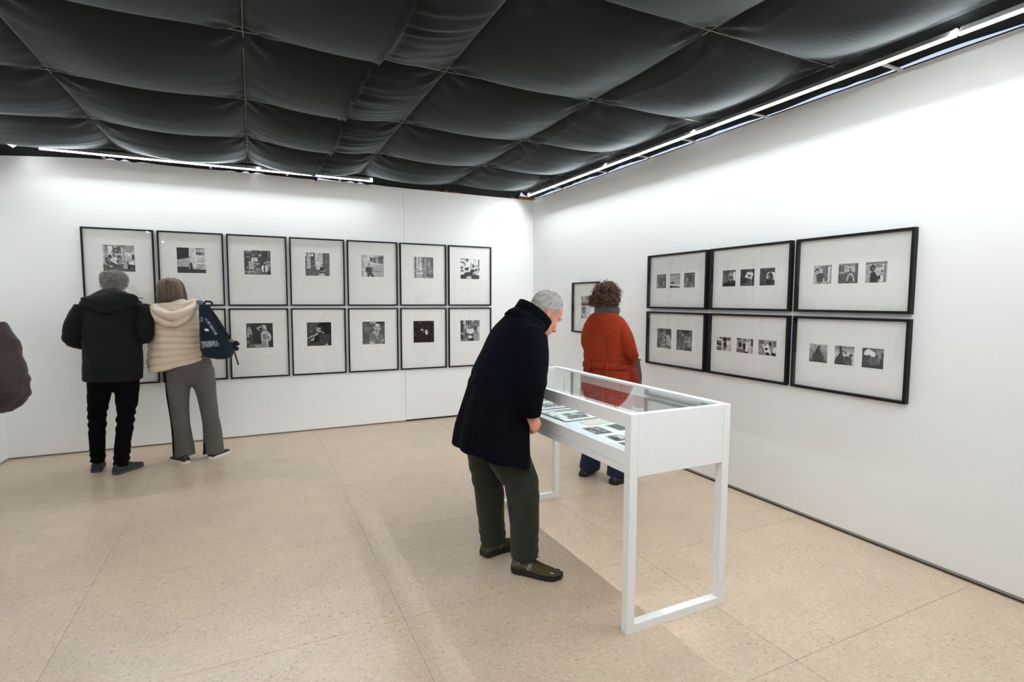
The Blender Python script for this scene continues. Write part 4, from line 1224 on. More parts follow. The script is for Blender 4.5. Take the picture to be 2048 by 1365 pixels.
def strand_mesh(name, parent, curves, radii, cols, sides=4):
    """curves: list of (k,3) arrays; a tapering tube for each"""
    V, F, Cc = [], [], []
    ang = np.linspace(0, 2 * math.pi, sides, endpoint=False)
    base = 0
    for P, r, c in zip(curves, radii, cols):
        T = np.gradient(P, axis=0)
        T /= np.linalg.norm(T, axis=1)[:, None] + 1e-9
        k = len(P)
        ref = np.array([0.31, 0.22, 0.92]) if abs(T[0][2]) < 0.9 else np.array([0.9, 0.3, 0.1])
        A = np.cross(T, ref); A /= np.linalg.norm(A, axis=1)[:, None] + 1e-9
        B = np.cross(T, A)
        tp = np.linspace(0, 1, k)
        rr = r * (1 - tp ** 2.5 * 0.85)
        ring = P[:, None, :] + rr[:, None, None] * (np.cos(ang)[None, :, None] * A[:, None, :] + np.sin(ang)[None, :, None] * B[:, None, :])
        V.append(ring.reshape(-1, 3))
        Cc.append(np.repeat((np.asarray(c)[None, :] * (0.8 + 0.3 * tp)[:, None]), sides, axis=0))
        for a in range(k - 1):
            for i in range(sides):
                j = (i + 1) % sides
                F.append((base + a * sides + i, base + a * sides + j, base + (a + 1) * sides + j, base + (a + 1) * sides + i))
        base += k * sides
    me = bpy.data.meshes.new(name)
    me.from_pydata(np.vstack(V).tolist(), [], F)
    gcol(me, 'Col', np.vstack(Cc))
    return link_mesh(name, me, 'hair', parent)

def mix_cols(rg, stops, n):
    S = np.array([lin(tuple(x / 255 for x in s)) for s in stops])
    i = rg.integers(0, len(S), n)
    return S[i] * (0.85 + 0.3 * rg.random((n, 1)))

def lay_hair(name, parent, Mx, roots, flow, length, steps, r, lift, jit, stops, seed, off=0.008, wave=0.0):
    """strands that start on the scalp and follow a flow over it, lifting off towards the tip"""
    rg = np.random.default_rng(seed)
    bm = bmesh.new(); head_loft(bm, Matrix.Identity(4), off)
    bmesh.ops.recalc_face_normals(bm, faces=bm.faces)
    bvh = BVHTree.FromBMesh(bm); bm.free()
    m = np.array([list(x) for x in Mx])
    cur, rad = [], []
    cen = Vector((0, -0.01, 0.13))
    for p in roots:
        q, nn, _, _ = bvh.find_nearest(Vector(p))
        if (q - cen).dot(nn) < 0: nn = -nn
        P = []
        L = length(q) * (0.7 + 0.6 * rg.random())
        lf = lift * (0.4 + 1.2 * rg.random())
        jv = Vector(rg.normal(0, jit, 3))
        d = None
        x = q.copy()
        for k in range(steps + 1):
            P.append(list(x + nn * (lf * (k / steps) ** 1.5)))
            dd = Vector(flow(x)) + jv
            dd = dd - nn * dd.dot(nn)
            if dd.length < 1e-6: dd = Vector((0, -1, 0))
            x = x + dd.normalized() * (L / steps)
            y, n2, _, _ = bvh.find_nearest(x)
            if (y - cen).dot(n2) < 0: n2 = -n2
            x = y; nn = n2
        P = np.array(P) @ m[:3, :3].T + m[:3, 3]
        cur.append(P); rad.append(r * (0.7 + 0.6 * rg.random()))
    return strand_mesh(name, parent, cur, rad, mix_cols(rg, stops, len(cur)))

def scalp_points(n, keep, seed, off=0.008):
    rg = np.random.default_rng(seed)
    R = np.vstack(head_rings(off, 60, 6))
    ok = np.array([keep(p) for p in R])
    R = R[ok]
    # even out density: drop points where rings crowd together near the crown
    w = np.clip(np.hypot(R[:, 0], R[:, 1] + 0.01) / 0.08, 0.08, 1)
    i = rg.choice(len(R), n, p=w / w.sum())
    return R[i] + rg.normal(0, 0.0025, (n, 3))

# ------------------------------------------------------------------ shoes
def shoe(parent, hx, hy, az, L, W, upper, sole, style='plain', hgt=1.0):
    Mx = Matrix.Translation((hx, hy, 0)) @ Matrix.Rotation(-az, 4, 'Z')
    prof = [(0.0, 0.60, 0.060), (0.05, 0.76, 0.088), (0.18, 0.80, 0.096), (0.32, 0.82, 0.094), (0.45, 0.90, 0.080), (0.60, 1.0, 0.062), (0.75, 1.0, 0.050), (0.88, 0.86, 0.042), (0.97, 0.50, 0.034)]
    A = catmull(np.array(prof), 4)
    ang = np.linspace(0, 2 * math.pi, 22, endpoint=False)
    def loft(bm, rows):
        V = [[bm.verts.new(Mx @ Vector(p)) for p in r] for r in rows]
        n = len(V[0])
        for a, b in zip(V[:-1], V[1:]):
            for i in range(n):
                bm.faces.new((a[i], a[(i + 1) % n], b[(i + 1) % n], b[i]))
        bm.faces.new(V[0][::-1]); bm.faces.new(V[-1])
    rows = []
    z0 = 0.018
    for y, w, h in A:
        h *= hgt
        x = np.sign(np.cos(ang)) * np.abs(np.cos(ang)) ** 0.8 * w * W / 2
        zz = np.sin(ang)
        # flat underside, domed top, narrower above
        z = np.where(zz < 0, z0, z0 + (h - z0) * np.abs(zz) ** 0.85)
        x = x * (1 - 0.25 * np.clip(zz, 0, 1))
        rows.append(np.stack([x, np.full(22, y * L), z], 1))
    bm = bmesh.new(); loft(bm, rows)
    me = bpy.data.meshes.new('shoe')
    bmesh.ops.recalc_face_normals(bm, faces=bm.faces)
    bm.to_mesh(me); bm.free()
    s = link_mesh('shoe', me, upper, parent)
    if style == 'runner':
        Mi = Mx.inverted()
        for p in me.polygons:
            c = Mi @ p.center
            if c.y < L * 0.46 and c.z > 0.030 + 0.02 * (c.y / L) and c.y > L * 0.03 and c.z < 0.090 - 0.05 * (c.y / L):
                p.material_index = 1
    # sole
    rows = []
    N = 40
    for k in range(N + 1):
        y = k / N
        w = np.interp(y, A[:, 0], A[:, 1]) * 1.05 if y < 0.97 else 0.5
        w = max(w, 0.62) * math.sqrt(max(0.12, 1 - max(0.0, (y - 0.86) / 0.15) ** 2)) * math.sqrt(max(0.3, 1 - max(0.0, (0.10 - y) / 0.12) ** 2))
        scal = 0.0035 * abs(math.sin(y * L * 130)) if style == 'runner' else 0
        lift_ = 0.010 * max(0, (y - 0.82) / 0.18) ** 2 + (0.006 * max(0, (0.1 - y) / 0.1) if style == 'runner' else 0)
        zl = lift_ + (0.004 * (1 - abs(math.sin(y * L * 130))) if style == 'runner' else 0)
        zt = 0.0275 + lift_ * 0.5 if style == 'runner' else 0.0245
        x = np.sign(np.cos(ang)) * np.abs(np.cos(ang)) ** 0.7 * (w * W / 2 + scal)
        z = np.where(np.sin(ang) < 0, zl, zt)
        rows.append(np.stack([x, np.full(22, -0.004 + y * (L + 0.006)), z], 1))
    bm = bmesh.new(); loft(bm, rows)
    from_bm('sole', bm, sole, s)
    # laces across the instep
    bm = bmesh.new()
    for k in range(4):
        y = L * (0.40 + 0.065 * k)
        h = float(np.interp(y / L, A[:, 0], A[:, 2])) * hgt
        w = W * 0.22
        tube(bm, [(-w, y - 0.004, h - 0.012), (-w * 0.5, y, h - 0.001), (w * 0.5, y + 0.004, h - 0.001), (w, y, h - 0.012)], [0.0022] * 4, ref=(0, 1, 0.1), n=6, sub=3, mtx=Mx)
    if style == 'runner':
        for q in (-1, 1):
            tube(bm, [(0, L * 0.42, 0.092), (q * 0.014, L * 0.45, 0.099), (q * 0.024, L * 0.52, 0.084)], [0.002] * 3, ref=(0, 0.2, 1), n=6, mtx=Mx)
    from_bm('laces', bm, 'lace_black', s)
    if style == 'runner':
        bvh = BVHTree.FromPolygons([v.co.copy() for v in me.vertices], [tuple(p.vertices) for p in me.polygons])
        def on(q, y, z):
            o_ = Mx @ Vector((q * 0.2, y, z)); d_ = (Mx.to_3x3() @ Vector((-q, 0, 0)))
            h_ = bvh.ray_cast(o_, d_)[0]
            return tuple(h_ - d_ * 0.0008) if h_ else tuple(Mx @ Vector((q * W / 2, y, z)))
        for q in (-1, 1):
            # small round emblem: open ring with a tail over an arc
            bm = bmesh.new()
            def arc(cy, cz, r, a0, a1):
                tube(bm, [on(q, cy + r * math.cos(a), cz + r * math.sin(a)) for a in np.linspace(a0, a1, 9)], [0.0011] * 9, ref=(0.3, 0.4, 0.8), n=5, sub=1)
            arc(L * 0.385, 0.062, 0.0062, 0.4, 6.4)
            arc(L * 0.375, 0.045, 0.0062, 1.2, 5.4)
            tube(bm, [on(q, L * 0.395, 0.052), on(q, L * 0.405, 0.060), on(q, L * 0.420, 0.062)], [0.0011] * 3, ref=(0.3, 0.4, 0.8), n=5, sub=1)
            from_bm('emblem', bm, 'reflective', s)
            bm = bmesh.new()
            for (ya, za, yb, zb) in ((0.07, 0.072, 0.18, 0.060), (0.30, 0.083, 0.36, 0.079), (0.80, 0.040, 0.86, 0.0375)):
                tube(bm, [on(q, L * ya, za), on(q, L * (ya + yb) / 2, (za + zb) / 2), on(q, L * yb, zb)], [0.0016] * 3, ref=(0.3, 0.4, 0.8), n=5, sub=2)
            from_bm('reflective_dash', bm, 'reflective', s)
    return s

# ------------------------------------------------------------------ visitor in a black hooded jacket
def gray_keep(p):
    x, y, z = p
    yf = np.interp(z, [0.02, 0.07, 0.10, 0.12, 0.15, 0.18, 0.20, 0.24], [-0.055, -0.045, -0.030, 0.012, 0.030, 0.050, 0.045, 0.030])
    return y < yf and z > 0.035

def person_black():
    cx = 0.025
    P = dict(
        head=head_mtx((0.035, 0.075, 1.525), 0.30, 0.0, 0.0, 0.98),
        torso=([(cx - 0.005, -0.02, 0.80), (cx, -0.02, 0.95), (cx, -0.015, 1.10), (cx, -0.01, 1.25), (cx, 0.0, 1.37), (cx, 0.01, 1.44), (cx + 0.004, 0.03, 1.50), (cx + 0.007, 0.045, 1.55)],
               [(0.218, 0.168), (0.218, 0.158), (0.214, 0.146), (0.212, 0.138), (0.215, 0.125), (0.185, 0.105), (0.115, 0.085), (0.078, 0.075)]),
        arms=[([(-0.170, 0.0, 1.415), (-0.236, -0.02, 1.29), (-0.256, -0.02, 1.165), (-0.205, 0.09, 1.120), (-0.120, 0.19, 1.140)], [0.078, 0.070, 0.068, 0.060, 0.048], (0.5, 0.8, 0.15), (-0.3, 0.2, 0.9), 1, 0.7),
              ([(0.220, 0.0, 1.418), (0.272, -0.05, 1.31), (0.282, -0.095, 1.20), (0.250, 0.04, 1.150), (0.160, 0.20, 1.150)], [0.078, 0.068, 0.060, 0.056, 0.046], (-0.4, 0.8, 0.1), (0.3, 0.2, 0.9), -1, 0.7)],
        legs=[([(-0.075, -0.015, 0.79), (-0.098, -0.015, 0.64), (-0.114, -0.005, 0.46), (-0.120, -0.03, 0.28), (-0.124, -0.035, 0.085)], [(0.098, 0.108), (0.082, 0.092), (0.064, 0.068), (0.060, 0.066), (0.053, 0.060)]),
              ([(0.112, -0.025, 0.79), (0.112, -0.04, 0.64), (0.098, -0.07, 0.45), (0.083, -0.125, 0.28), (0.064, -0.160, 0.062)], [(0.100, 0.108), (0.084, 0.092), (0.066, 0.070), (0.063, 0.068), (0.056, 0.066)])],
        feet=[(-0.128, -0.075, -0.12, 0.285), (0.030, -0.222, 0.60, 0.285)])
    o = figure('visitor in a black hooded jacket and black trousers, back turned, beside the beige jacket', (-4.55, -0.72, 0), 0, P, 'skin_fair')
    J = [(P['torso'][0][:-1], P['torso'][1][:-1], dict(n=28, cap=0.15, power=2.3))]
    J.append(yoke(P))
    for a in P['arms']:
        J.append((a[0], a[1], dict(ref=(0.3, 1, 0.2), n=18, cap=0.2)))
    jk = garment('jacket', o, 'black_jacket', J, 0.007, 4, total(wrinkles(0.012, 11, 5, 3), folds(0.003, 12, 12, 6), creases(1.17, 0.06, 0.004, 70, 12)))
    garment('collar', jk, 'black_jacket', [([(-0.045, 0.075, 1.535), (-0.055, 0.02, 1.550), (0.030, -0.045, 1.562), (0.115, 0.02, 1.552), (0.105, 0.075, 1.535)], [(0.022, 0.016)] * 5, dict(ref=(0.02, 0.1, 1), n=12))], 0.006, 2)
    # hood lying flat over the shoulders
    garment('hood', jk, 'black_jacket', [
        ([(0.034, -0.030, 1.572), (0.034, -0.055, 1.535), (0.036, -0.082, 1.500), (0.034, -0.104, 1.465), (0.028, -0.126, 1.430), (0.024, -0.140, 1.400), (0.022, -0.146, 1.384)],
         [(0.070, 0.034), (0.135, 0.048), (0.205, 0.050), (0.185, 0.050), (0.140, 0.046), (0.085, 0.034), (0.040, 0.018)], dict(ref=(0, 1, 0.1), n=30, cap=0.3, power=2.2)),
        ([(-0.150, -0.085, 1.492), (-0.095, -0.135, 1.440), (0.024, -0.170, 1.397), (0.150, -0.135, 1.443), (0.220, -0.085, 1.496)], [(0.014, 0.016), (0.018, 0.020), (0.022, 0.024), (0.018, 0.020), (0.014, 0.016)], dict(ref=(0, 0.45, 1), n=12))], 0.006, 3, folds(0.007, 15, 13, 10))
    bm = bmesh.new(); tube(bm, [(0.235, -0.04, 1.505), (0.252, -0.05, 1.508), (0.262, -0.05, 1.503)], [0.003, 0.003, 0.005], ref=(0, 0.2, 1), n=6)
    from_bm('drawcord', bm, 'lace_black', jk, True)
    T_ = [(l[0], l[1], dict(n=20, cap=0.1)) for l in P['legs']]
    T_.append(([(0.022, -0.02, 0.94), (0.022, -0.022, 0.84), (0.02, -0.02, 0.745)], [(0.150, 0.105), (0.178, 0.122), (0.125, 0.10)], dict(n=24)))
    garment('trousers', o, 'black_trousers', T_, 0.007, 6, total(wrinkles(0.010, 21, 7, 7), creases(0.44, 0.10, 0.0055, 85, 22), creases(0.12, 0.06, 0.005, 110, 23)))
    for (hx, hy, az, L) in P['feet']:
        shoe(o, hx, hy, az, L, 0.100, 'shoe_charcoal', 'sole_slate')
    Mx = P['head']
    cap_mesh('hair_base', o, 'hair_grey_base', Mx, lambda c: gray_keep(c) and not (c[2] > 0.205 and c[1] > -0.06), 0.004)
    def flow(p):
        return (p[0] * 14, (p[1] + 0.02) * 4 - 0.15, -0.75)
    st = [(172, 164, 160), (134, 126, 122), (200, 192, 188), (100, 94, 94), (156, 142, 132)]
    roots = scalp_points(3400, lambda p: gray_keep(p) and p[2] < 0.212, 31)
    lay_hair('hair', o, Mx, roots, flow, lambda q: 0.040, 6, 0.0013, 0.020, 0.45, st, 32)
    return o
person_black()

# ------------------------------------------------------------------ visitor in a beige quilted jacket
def person_beige():
    P = dict(
        head=head_mtx((-0.155, 0.055, 1.452), 0.18, 0.05, -0.10, 0.96),
        torso=([(-0.130, 0.0, 0.885), (-0.125, 0.0, 1.0), (-0.118, -0.005, 1.13), (-0.118, -0.01, 1.27), (-0.120, -0.005, 1.36), (-0.125, 0.005, 1.42), (-0.135, 0.02, 1.465), (-0.145, 0.035, 1.50)],
               [(0.232, 0.165), (0.215, 0.158), (0.198, 0.148), (0.192, 0.138), (0.185, 0.122), (0.150, 0.105), (0.095, 0.082), (0.066, 0.066)]),
        arms=[([(-0.275, 0.01, 1.345), (-0.292, 0.06, 1.24), (-0.280, 0.13, 1.14), (-0.250, 0.21, 1.10), (-0.205, 0.28, 1.10)], [0.072, 0.064, 0.058, 0.052, 0.044], (0.3, 0.9, 0.1), (-0.3, 0.2, 0.9), 1, 0.7),
              ([(0.035, 0.01, 1.355), (0.080, 0.04, 1.25), (0.095, 0.10, 1.13), (0.050, 0.20, 1.09), (0.0, 0.27, 1.10)], [0.072, 0.062, 0.058, 0.052, 0.044], (-0.3, 0.9, 0.1), (0.3, 0.2, 0.9), -1, 0.7)],
        legs=[([(-0.122, -0.01, 0.84), (-0.140, -0.01, 0.64), (-0.132, -0.01, 0.42), (-0.120, -0.015, 0.24), (-0.108, -0.025, 0.052)], [(0.115, 0.125), (0.094, 0.105), (0.080, 0.088), (0.082, 0.088), (0.092, 0.094)]),
              ([(0.052, -0.01, 0.84), (0.088, -0.01, 0.62), (0.104, 0.0, 0.42), (0.120, 0.0, 0.24), (0.126, 0.015, 0.048)], [(0.112, 0.125), (0.086, 0.100), (0.074, 0.084), (0.078, 0.086), (0.088, 0.092)])],
        feet=[(-0.078, -0.125, -0.62, 0.258), (0.100, -0.062, 0.62, 0.258)])
    o = figure('visitor in a beige quilted jacket and flared grey trousers, back turned', (-3.92, -0.70, 0), 0, P, 'skin_fair')
    J = [(P['torso'][0][:-1], P['torso'][1][:-1], dict(n=28, cap=0.12, power=2.3))]
    # the left front flies open beside the hip
    J.append(([(-0.285, 0.03, 1.20), (-0.315, 0.05, 1.05), (-0.345, 0.05, 0.925)], [(0.05, 0.10), (0.045, 0.10), (0.035, 0.10)], dict(ref=(0, 1, 0), n=14, cap=0.2)))
    J.append(yoke(P))
    for a in P['arms']:
        J.append((a[0], a[1], dict(ref=(0.3, 1, 0.2), n=18, cap=0.2)))
    def quilt(co, no):
        z = co[:, 2] + 0.006 * vnoise(co * [6, 6, 2], 41) + 0.03 * (co[:, 0] + 0.13)
        ph = np.abs(np.sin(np.pi * z / 0.058))
        body = np.clip((1.31 - co[:, 2]) / 0.05, 0, 1) * np.clip((np.abs(no[:, 2]) < 0.8) * 1.0, 0, 1)
        groove = np.exp(-(ph / 0.26) ** 2)
        return body * (0.006 * ph - 0.0095 * groove) + 0.003 * vnoise(co * [26, 26, 9], 43) * body + 0.005 * vnoise(co * [9, 9, 14], 42)
    def hemb(me):
        co, no = co_no(me)
        w = np.clip((1.10 - co[:, 2]) / 0.22, 0, 1)
        co[:, 2] += w * 0.28 * (co[:, 0] + 0.16)
        me.vertices.foreach_set('co', co.ravel()); me.update()
    jk = garment('jacket', o, 'beige_quilt', J, 0.0052, 3, quilt, hemb)
    garment('hood', jk, 'beige_lining', [
        ([(-0.270, -0.045, 1.425), (-0.215, -0.125, 1.365), (-0.125, -0.160, 1.330), (-0.030, -0.125, 1.375), (0.025, -0.045, 1.440)], [(0.05, 0.035), (0.085, 0.045), (0.100, 0.050), (0.085, 0.045), (0.05, 0.035)], dict(ref=(0, 0.5, 1), n=18)),
        ([(-0.24, -0.03, 1.425), (-0.13, -0.085, 1.415), (-0.02, -0.03, 1.445)], [(0.035, 0.04), (0.05, 0.06), (0.035, 0.04)], dict(ref=(0, 0.5, 1), n=14))], 0.0065, 4, folds(0.007, 45, 12, 14))
    garment('hood_rim', jk, 'beige_quilt', [
        ([(-0.300, -0.020, 1.435), (-0.275, -0.115, 1.360), (-0.200, -0.190, 1.290), (-0.115, -0.205, 1.278), (-0.030, -0.175, 1.330), (0.030, -0.105, 1.415), (0.035, -0.015, 1.480)], [(0.020, 0.022)] + [(0.028, 0.026)] * 5 + [(0.020, 0.022)], dict(ref=(0, 0.5, 1), n=14)),
        ([(-0.290, 0.02, 1.438), (-0.225, -0.075, 1.445), (-0.13, -0.110, 1.440), (-0.04, -0.080, 1.462), (0.015, 0.01, 1.490)], [(0.016, 0.016)] * 5, dict(ref=(0, 0.3, 1), n=12))], 0.006, 3, folds(0.006, 46, 26, 18))
    T_ = [(l[0], l[1], dict(n=22, cap=0.05)) for l in P['legs']]
    T_.append(([(-0.045, -0.01, 0.97), (-0.04, -0.012, 0.86), (-0.038, -0.012, 0.745)], [(0.165, 0.115), (0.190, 0.135), (0.120, 0.10)], dict(n=24)))
    tr = garment('trousers', o, 'grey_trousers', T_, 0.007, 12, total(wrinkles(0.011, 51, 5, 2.6), folds(0.003, 53, 14, 8), creases(0.72, 0.05, 0.003, 60, 52)))
    bm = bmesh.new()
    tube(bm, [(-0.226, -0.05, 0.84), (-0.222, -0.055, 0.64), (-0.201, -0.050, 0.42), (-0.192, -0.050, 0.24), (-0.189, -0.062, 0.055)], [(0.007, 0.016)] * 5, ref=(0, 1, 0.1), n=10)
    from_bm('side_stripe', bm, 'black_trousers', tr, True)
    bm = bmesh.new()
    tube(bm, [(0.058, -0.035, 0.16), (0.054, -0.04, 0.11), (0.050, -0.045, 0.052)], [(0.004, 0.004), (0.007, 0.016), (0.010, 0.030)], ref=(0, 1, 0.1), n=10)
    from_bm('side_slit', bm, 'black_trousers', tr, True)
    for (hx, hy, az, L) in P['feet']:
        shoe(o, hx, hy, az, L, 0.092, 'shoe_black', 'sole_white', hgt=0.85)
    # chin-length bob: bell shaped base and long strands falling from the crown
    Mx = P['head']
    m = np.array([list(r) for r in Mx])
    rows = [(0.246, -0.012, 0.016, 0.020), (0.240, -0.012, 0.052, 0.062), (0.222, -0.012, 0.082, 0.094), (0.190, -0.014, 0.102, 0.112), (0.150, -0.020, 0.112, 0.116), (0.105, -0.030, 0.118, 0.108), (0.060, -0.036, 0.120, 0.100), (0.020, -0.040, 0.118, 0.098), (-0.004, -0.042, 0.112, 0.094)]
    bm = bmesh.new()
    tube(bm, [(0, y, z) for z, y, a, b in rows], [(a, b) for z, y, a, b in rows], ref=(0, 1, 0), n=32, sub=3, cap=0.15, mtx=Mx)
    me = voxel(bm, 0.006, 3)
    hb = link_mesh('hair_base', me, 'hair_bob_base', o)
    rg = np.random.default_rng(61)
    R = catmull(np.array(rows), 6)
    cur, rad = [], []
    for k in range(1100):
        th = rg.uniform(-math.pi * 1.08, math.pi * 0.08)
        i0 = int(rg.integers(0, len(R) // 2)) if rg.random() < 0.5 else 0
        i1 = min(len(R) - 1, int(len(R) * rg.uniform(0.75, 1.02)))
        if i1 - i0 < 6: continue
        ii = np.linspace(i0, i1, 9).astype(int)
        o_ = rg.uniform(-0.001, 0.005)
        dth = rg.normal(0, 0.10)
        pts = []
        for q, i in enumerate(ii):
            z, yc, a, b = R[i]
            t = th + dth * q / 8 + 0.03 * math.sin(q * 0.9 + k)
            pts.append(((a + o_) * math.cos(t), yc + (b + o_) * math.sin(t), z + (0.004 if i == 0 else 0)))
        P_ = np.array(pts) @ m[:3, :3].T + m[:3, 3]
        cur.append(P_); rad.append(0.0026 * rg.uniform(0.6, 1.2))
    strand_mesh('hair', o, cur, rad, mix_cols(rg, [(96, 78, 62), (70, 54, 44), (128, 106, 82), (54, 42, 36), (148, 126, 100), (84, 68, 56)], len(cur)))
    return o
person_beige()

# ------------------------------------------------------------------ navy backpack on the right shoulder
def backpack():
    t = empty('backpack', (-3.92, -0.70, 0))
    tag(t, 'navy teardrop backpack with blue patterned panels hanging from one shoulder', 'backpack')
    y = -0.20
    bm = bmesh.new()
    tube(bm, [(0.098, y + 0.02, 1.445), (0.108, y + 0.01, 1.38), (0.135, y, 1.28), (0.174, y - 0.01, 1.16), (0.200, y - 0.01, 1.06), (0.196, y, 0.995)],
         [(0.028, 0.030), (0.045, 0.050), (0.075, 0.075), (0.116, 0.095), (0.138, 0.105), (0.122, 0.090)], ref=(0, 1, 0), n=26, power=2.5, cap=0.35)
    me = voxel(bm, 0.006, 4)
    displace(me, folds(0.007, 71, 10, 7))
    body = link_mesh('body', me, 'pack_navy', t)
    bv = BVHTree.FromPolygons([v.co.copy() for v in me.vertices], [tuple(p.vertices) for p in me.polygons])
    def patch(name, quad, m, nx=14, nz=8, th=0.0035):
        """panel sewn on the outer face, following it"""
        q = [np.array(p) for p in quad]
        V = []
        for layer in (0, 1):
            for j in range(nz + 1):
                for i in range(nx + 1):
                    a, b = i / nx, j / nz
                    p = (q[0] * (1 - a) + q[1] * a) * (1 - b) + (q[3] * (1 - a) + q[2] * a) * b
                    h = bv.ray_cast(Vector((p[0], -0.7, p[1])), Vector((0, 1, 0)))[0]
                    yy = h.y if h else y - 0.06
                    V.append((p[0], yy - (th if layer == 0 else -0.004), p[1]))
        n1 = (nx + 1) * (nz + 1)
        F = []
        for j in range(nz):
            for i in range(nx):
                a = j * (nx + 1) + i
                F.append((a, a + 1, a + nx + 2, a + nx + 1))
                F.append((n1 + a, n1 + a + nx + 1, n1 + a + nx + 2, n1 + a + 1))
        rim = [i for i in range(nx + 1)] + [j * (nx + 1) + nx for j in range(1, nz + 1)] + [nz * (nx + 1) + i for i in range(nx - 1, -1, -1)] + [j * (nx + 1) for j in range(nz - 1, 0, -1)]
        for a, b in zip(rim, rim[1:] + rim[:1]):
            F.append((a, n1 + a, n1 + b, b))
        pm = bpy.data.meshes.new(name)
        pm.from_pydata(V, [], F)
        return link_mesh(name, pm, m, body)
    patch('pattern_band', [(0.078, 1.125), (0.205, 1.135), (0.228, 1.085), (0.086, 1.065)], 'pack_print')
    patch('pattern_stripe', [(0.108, 1.335), (0.140, 1.325), (0.215, 1.185), (0.195, 1.180)], 'pack_print')
    patch('pattern_patch', [(0.080, 1.345), (0.100, 1.345), (0.098, 1.300), (0.080, 1.292)], 'pack_print')
    patch('zip_line', [(0.112, 1.30), (0.122, 1.30), (0.118, 1.14), (0.108, 1.14)], 'pack_strap')
    patch('small_badge', [(0.112, 1.238), (0.140, 1.236), (0.146, 1.214), (0.112, 1.218)], 'reflective', 5, 3)
    def strap(name, pts, r, m='pack_strap', ref=(0, 1, 0.2), par=t):
        bm = bmesh.new(); tube(bm, pts, r, ref=ref, n=10)
        return from_bm(name, bm, m, par, True)
    strap('shoulder_strap', [(0.105, y, 1.44), (0.075, -0.10, 1.470), (0.055, 0.01, 1.478), (0.06, 0.11, 1.41), (0.09, 0.16, 1.25)], [(0.028, 0.007)] * 5, 'pack_navy', (0, 0.3, 1))
    strap('loose_strap', [(0.135, y - 0.05, 1.44), (0.200, y - 0.075, 1.33), (0.265, y - 0.08, 1.20), (0.318, y - 0.06, 1.09), (0.335, y - 0.02, 1.03)], [(0.016, 0.006), (0.020, 0.006), (0.022, 0.006), (0.022, 0.006), (0.018, 0.006)])
    strap('strap_flap', [(0.320, y - 0.03, 1.105), (0.352, y - 0.03, 1.095), (0.378, y - 0.02, 1.085)], [(0.018, 0.008), (0.026, 0.008), (0.012, 0.006)])
    strap('strap_flap', [(0.325, y - 0.02, 1.06), (0.356, y - 0.02, 1.045), (0.372, y - 0.01, 1.04)], [(0.016, 0.008), (0.024, 0.008), (0.010, 0.006)])
    strap('strap_tail', [(0.338, y - 0.02, 1.02), (0.352, y - 0.025, 0.96), (0.368, y - 0.02, 0.895)], [(0.006, 0.002)] * 3)
    strap('carry_loop', [(0.108, y + 0.005, 1.450), (0.125, y, 1.478), (0.165, y, 1.474), (0.172, y, 1.452), (0.140, y, 1.432)], [(0.008, 0.004)] * 5)
    strap('buckle', [(0.300, y - 0.085, 1.128), (0.335, y - 0.072, 1.118)], [(0.014, 0.008)] * 2, 'buckle')
    return t
backpack()

# ------------------------------------------------------------------ visitor in a navy coat bending over the case
def silver_keep(p):
    x, y, z = p
    yf = np.interp(z, [0.02, 0.07, 0.085, 0.11, 0.135, 0.15, 0.165, 0.185, 0.205, 0.24], [-0.050, -0.042, 0.000, 0.010, 0.013, 0.015, 0.019, 0.026, 0.024, 0.020])
    if abs(x) > 0.055 and -0.052 < y < 0.006 and 0.060 < z < 0.142:
        return False
    return y < yf and z > 0.030

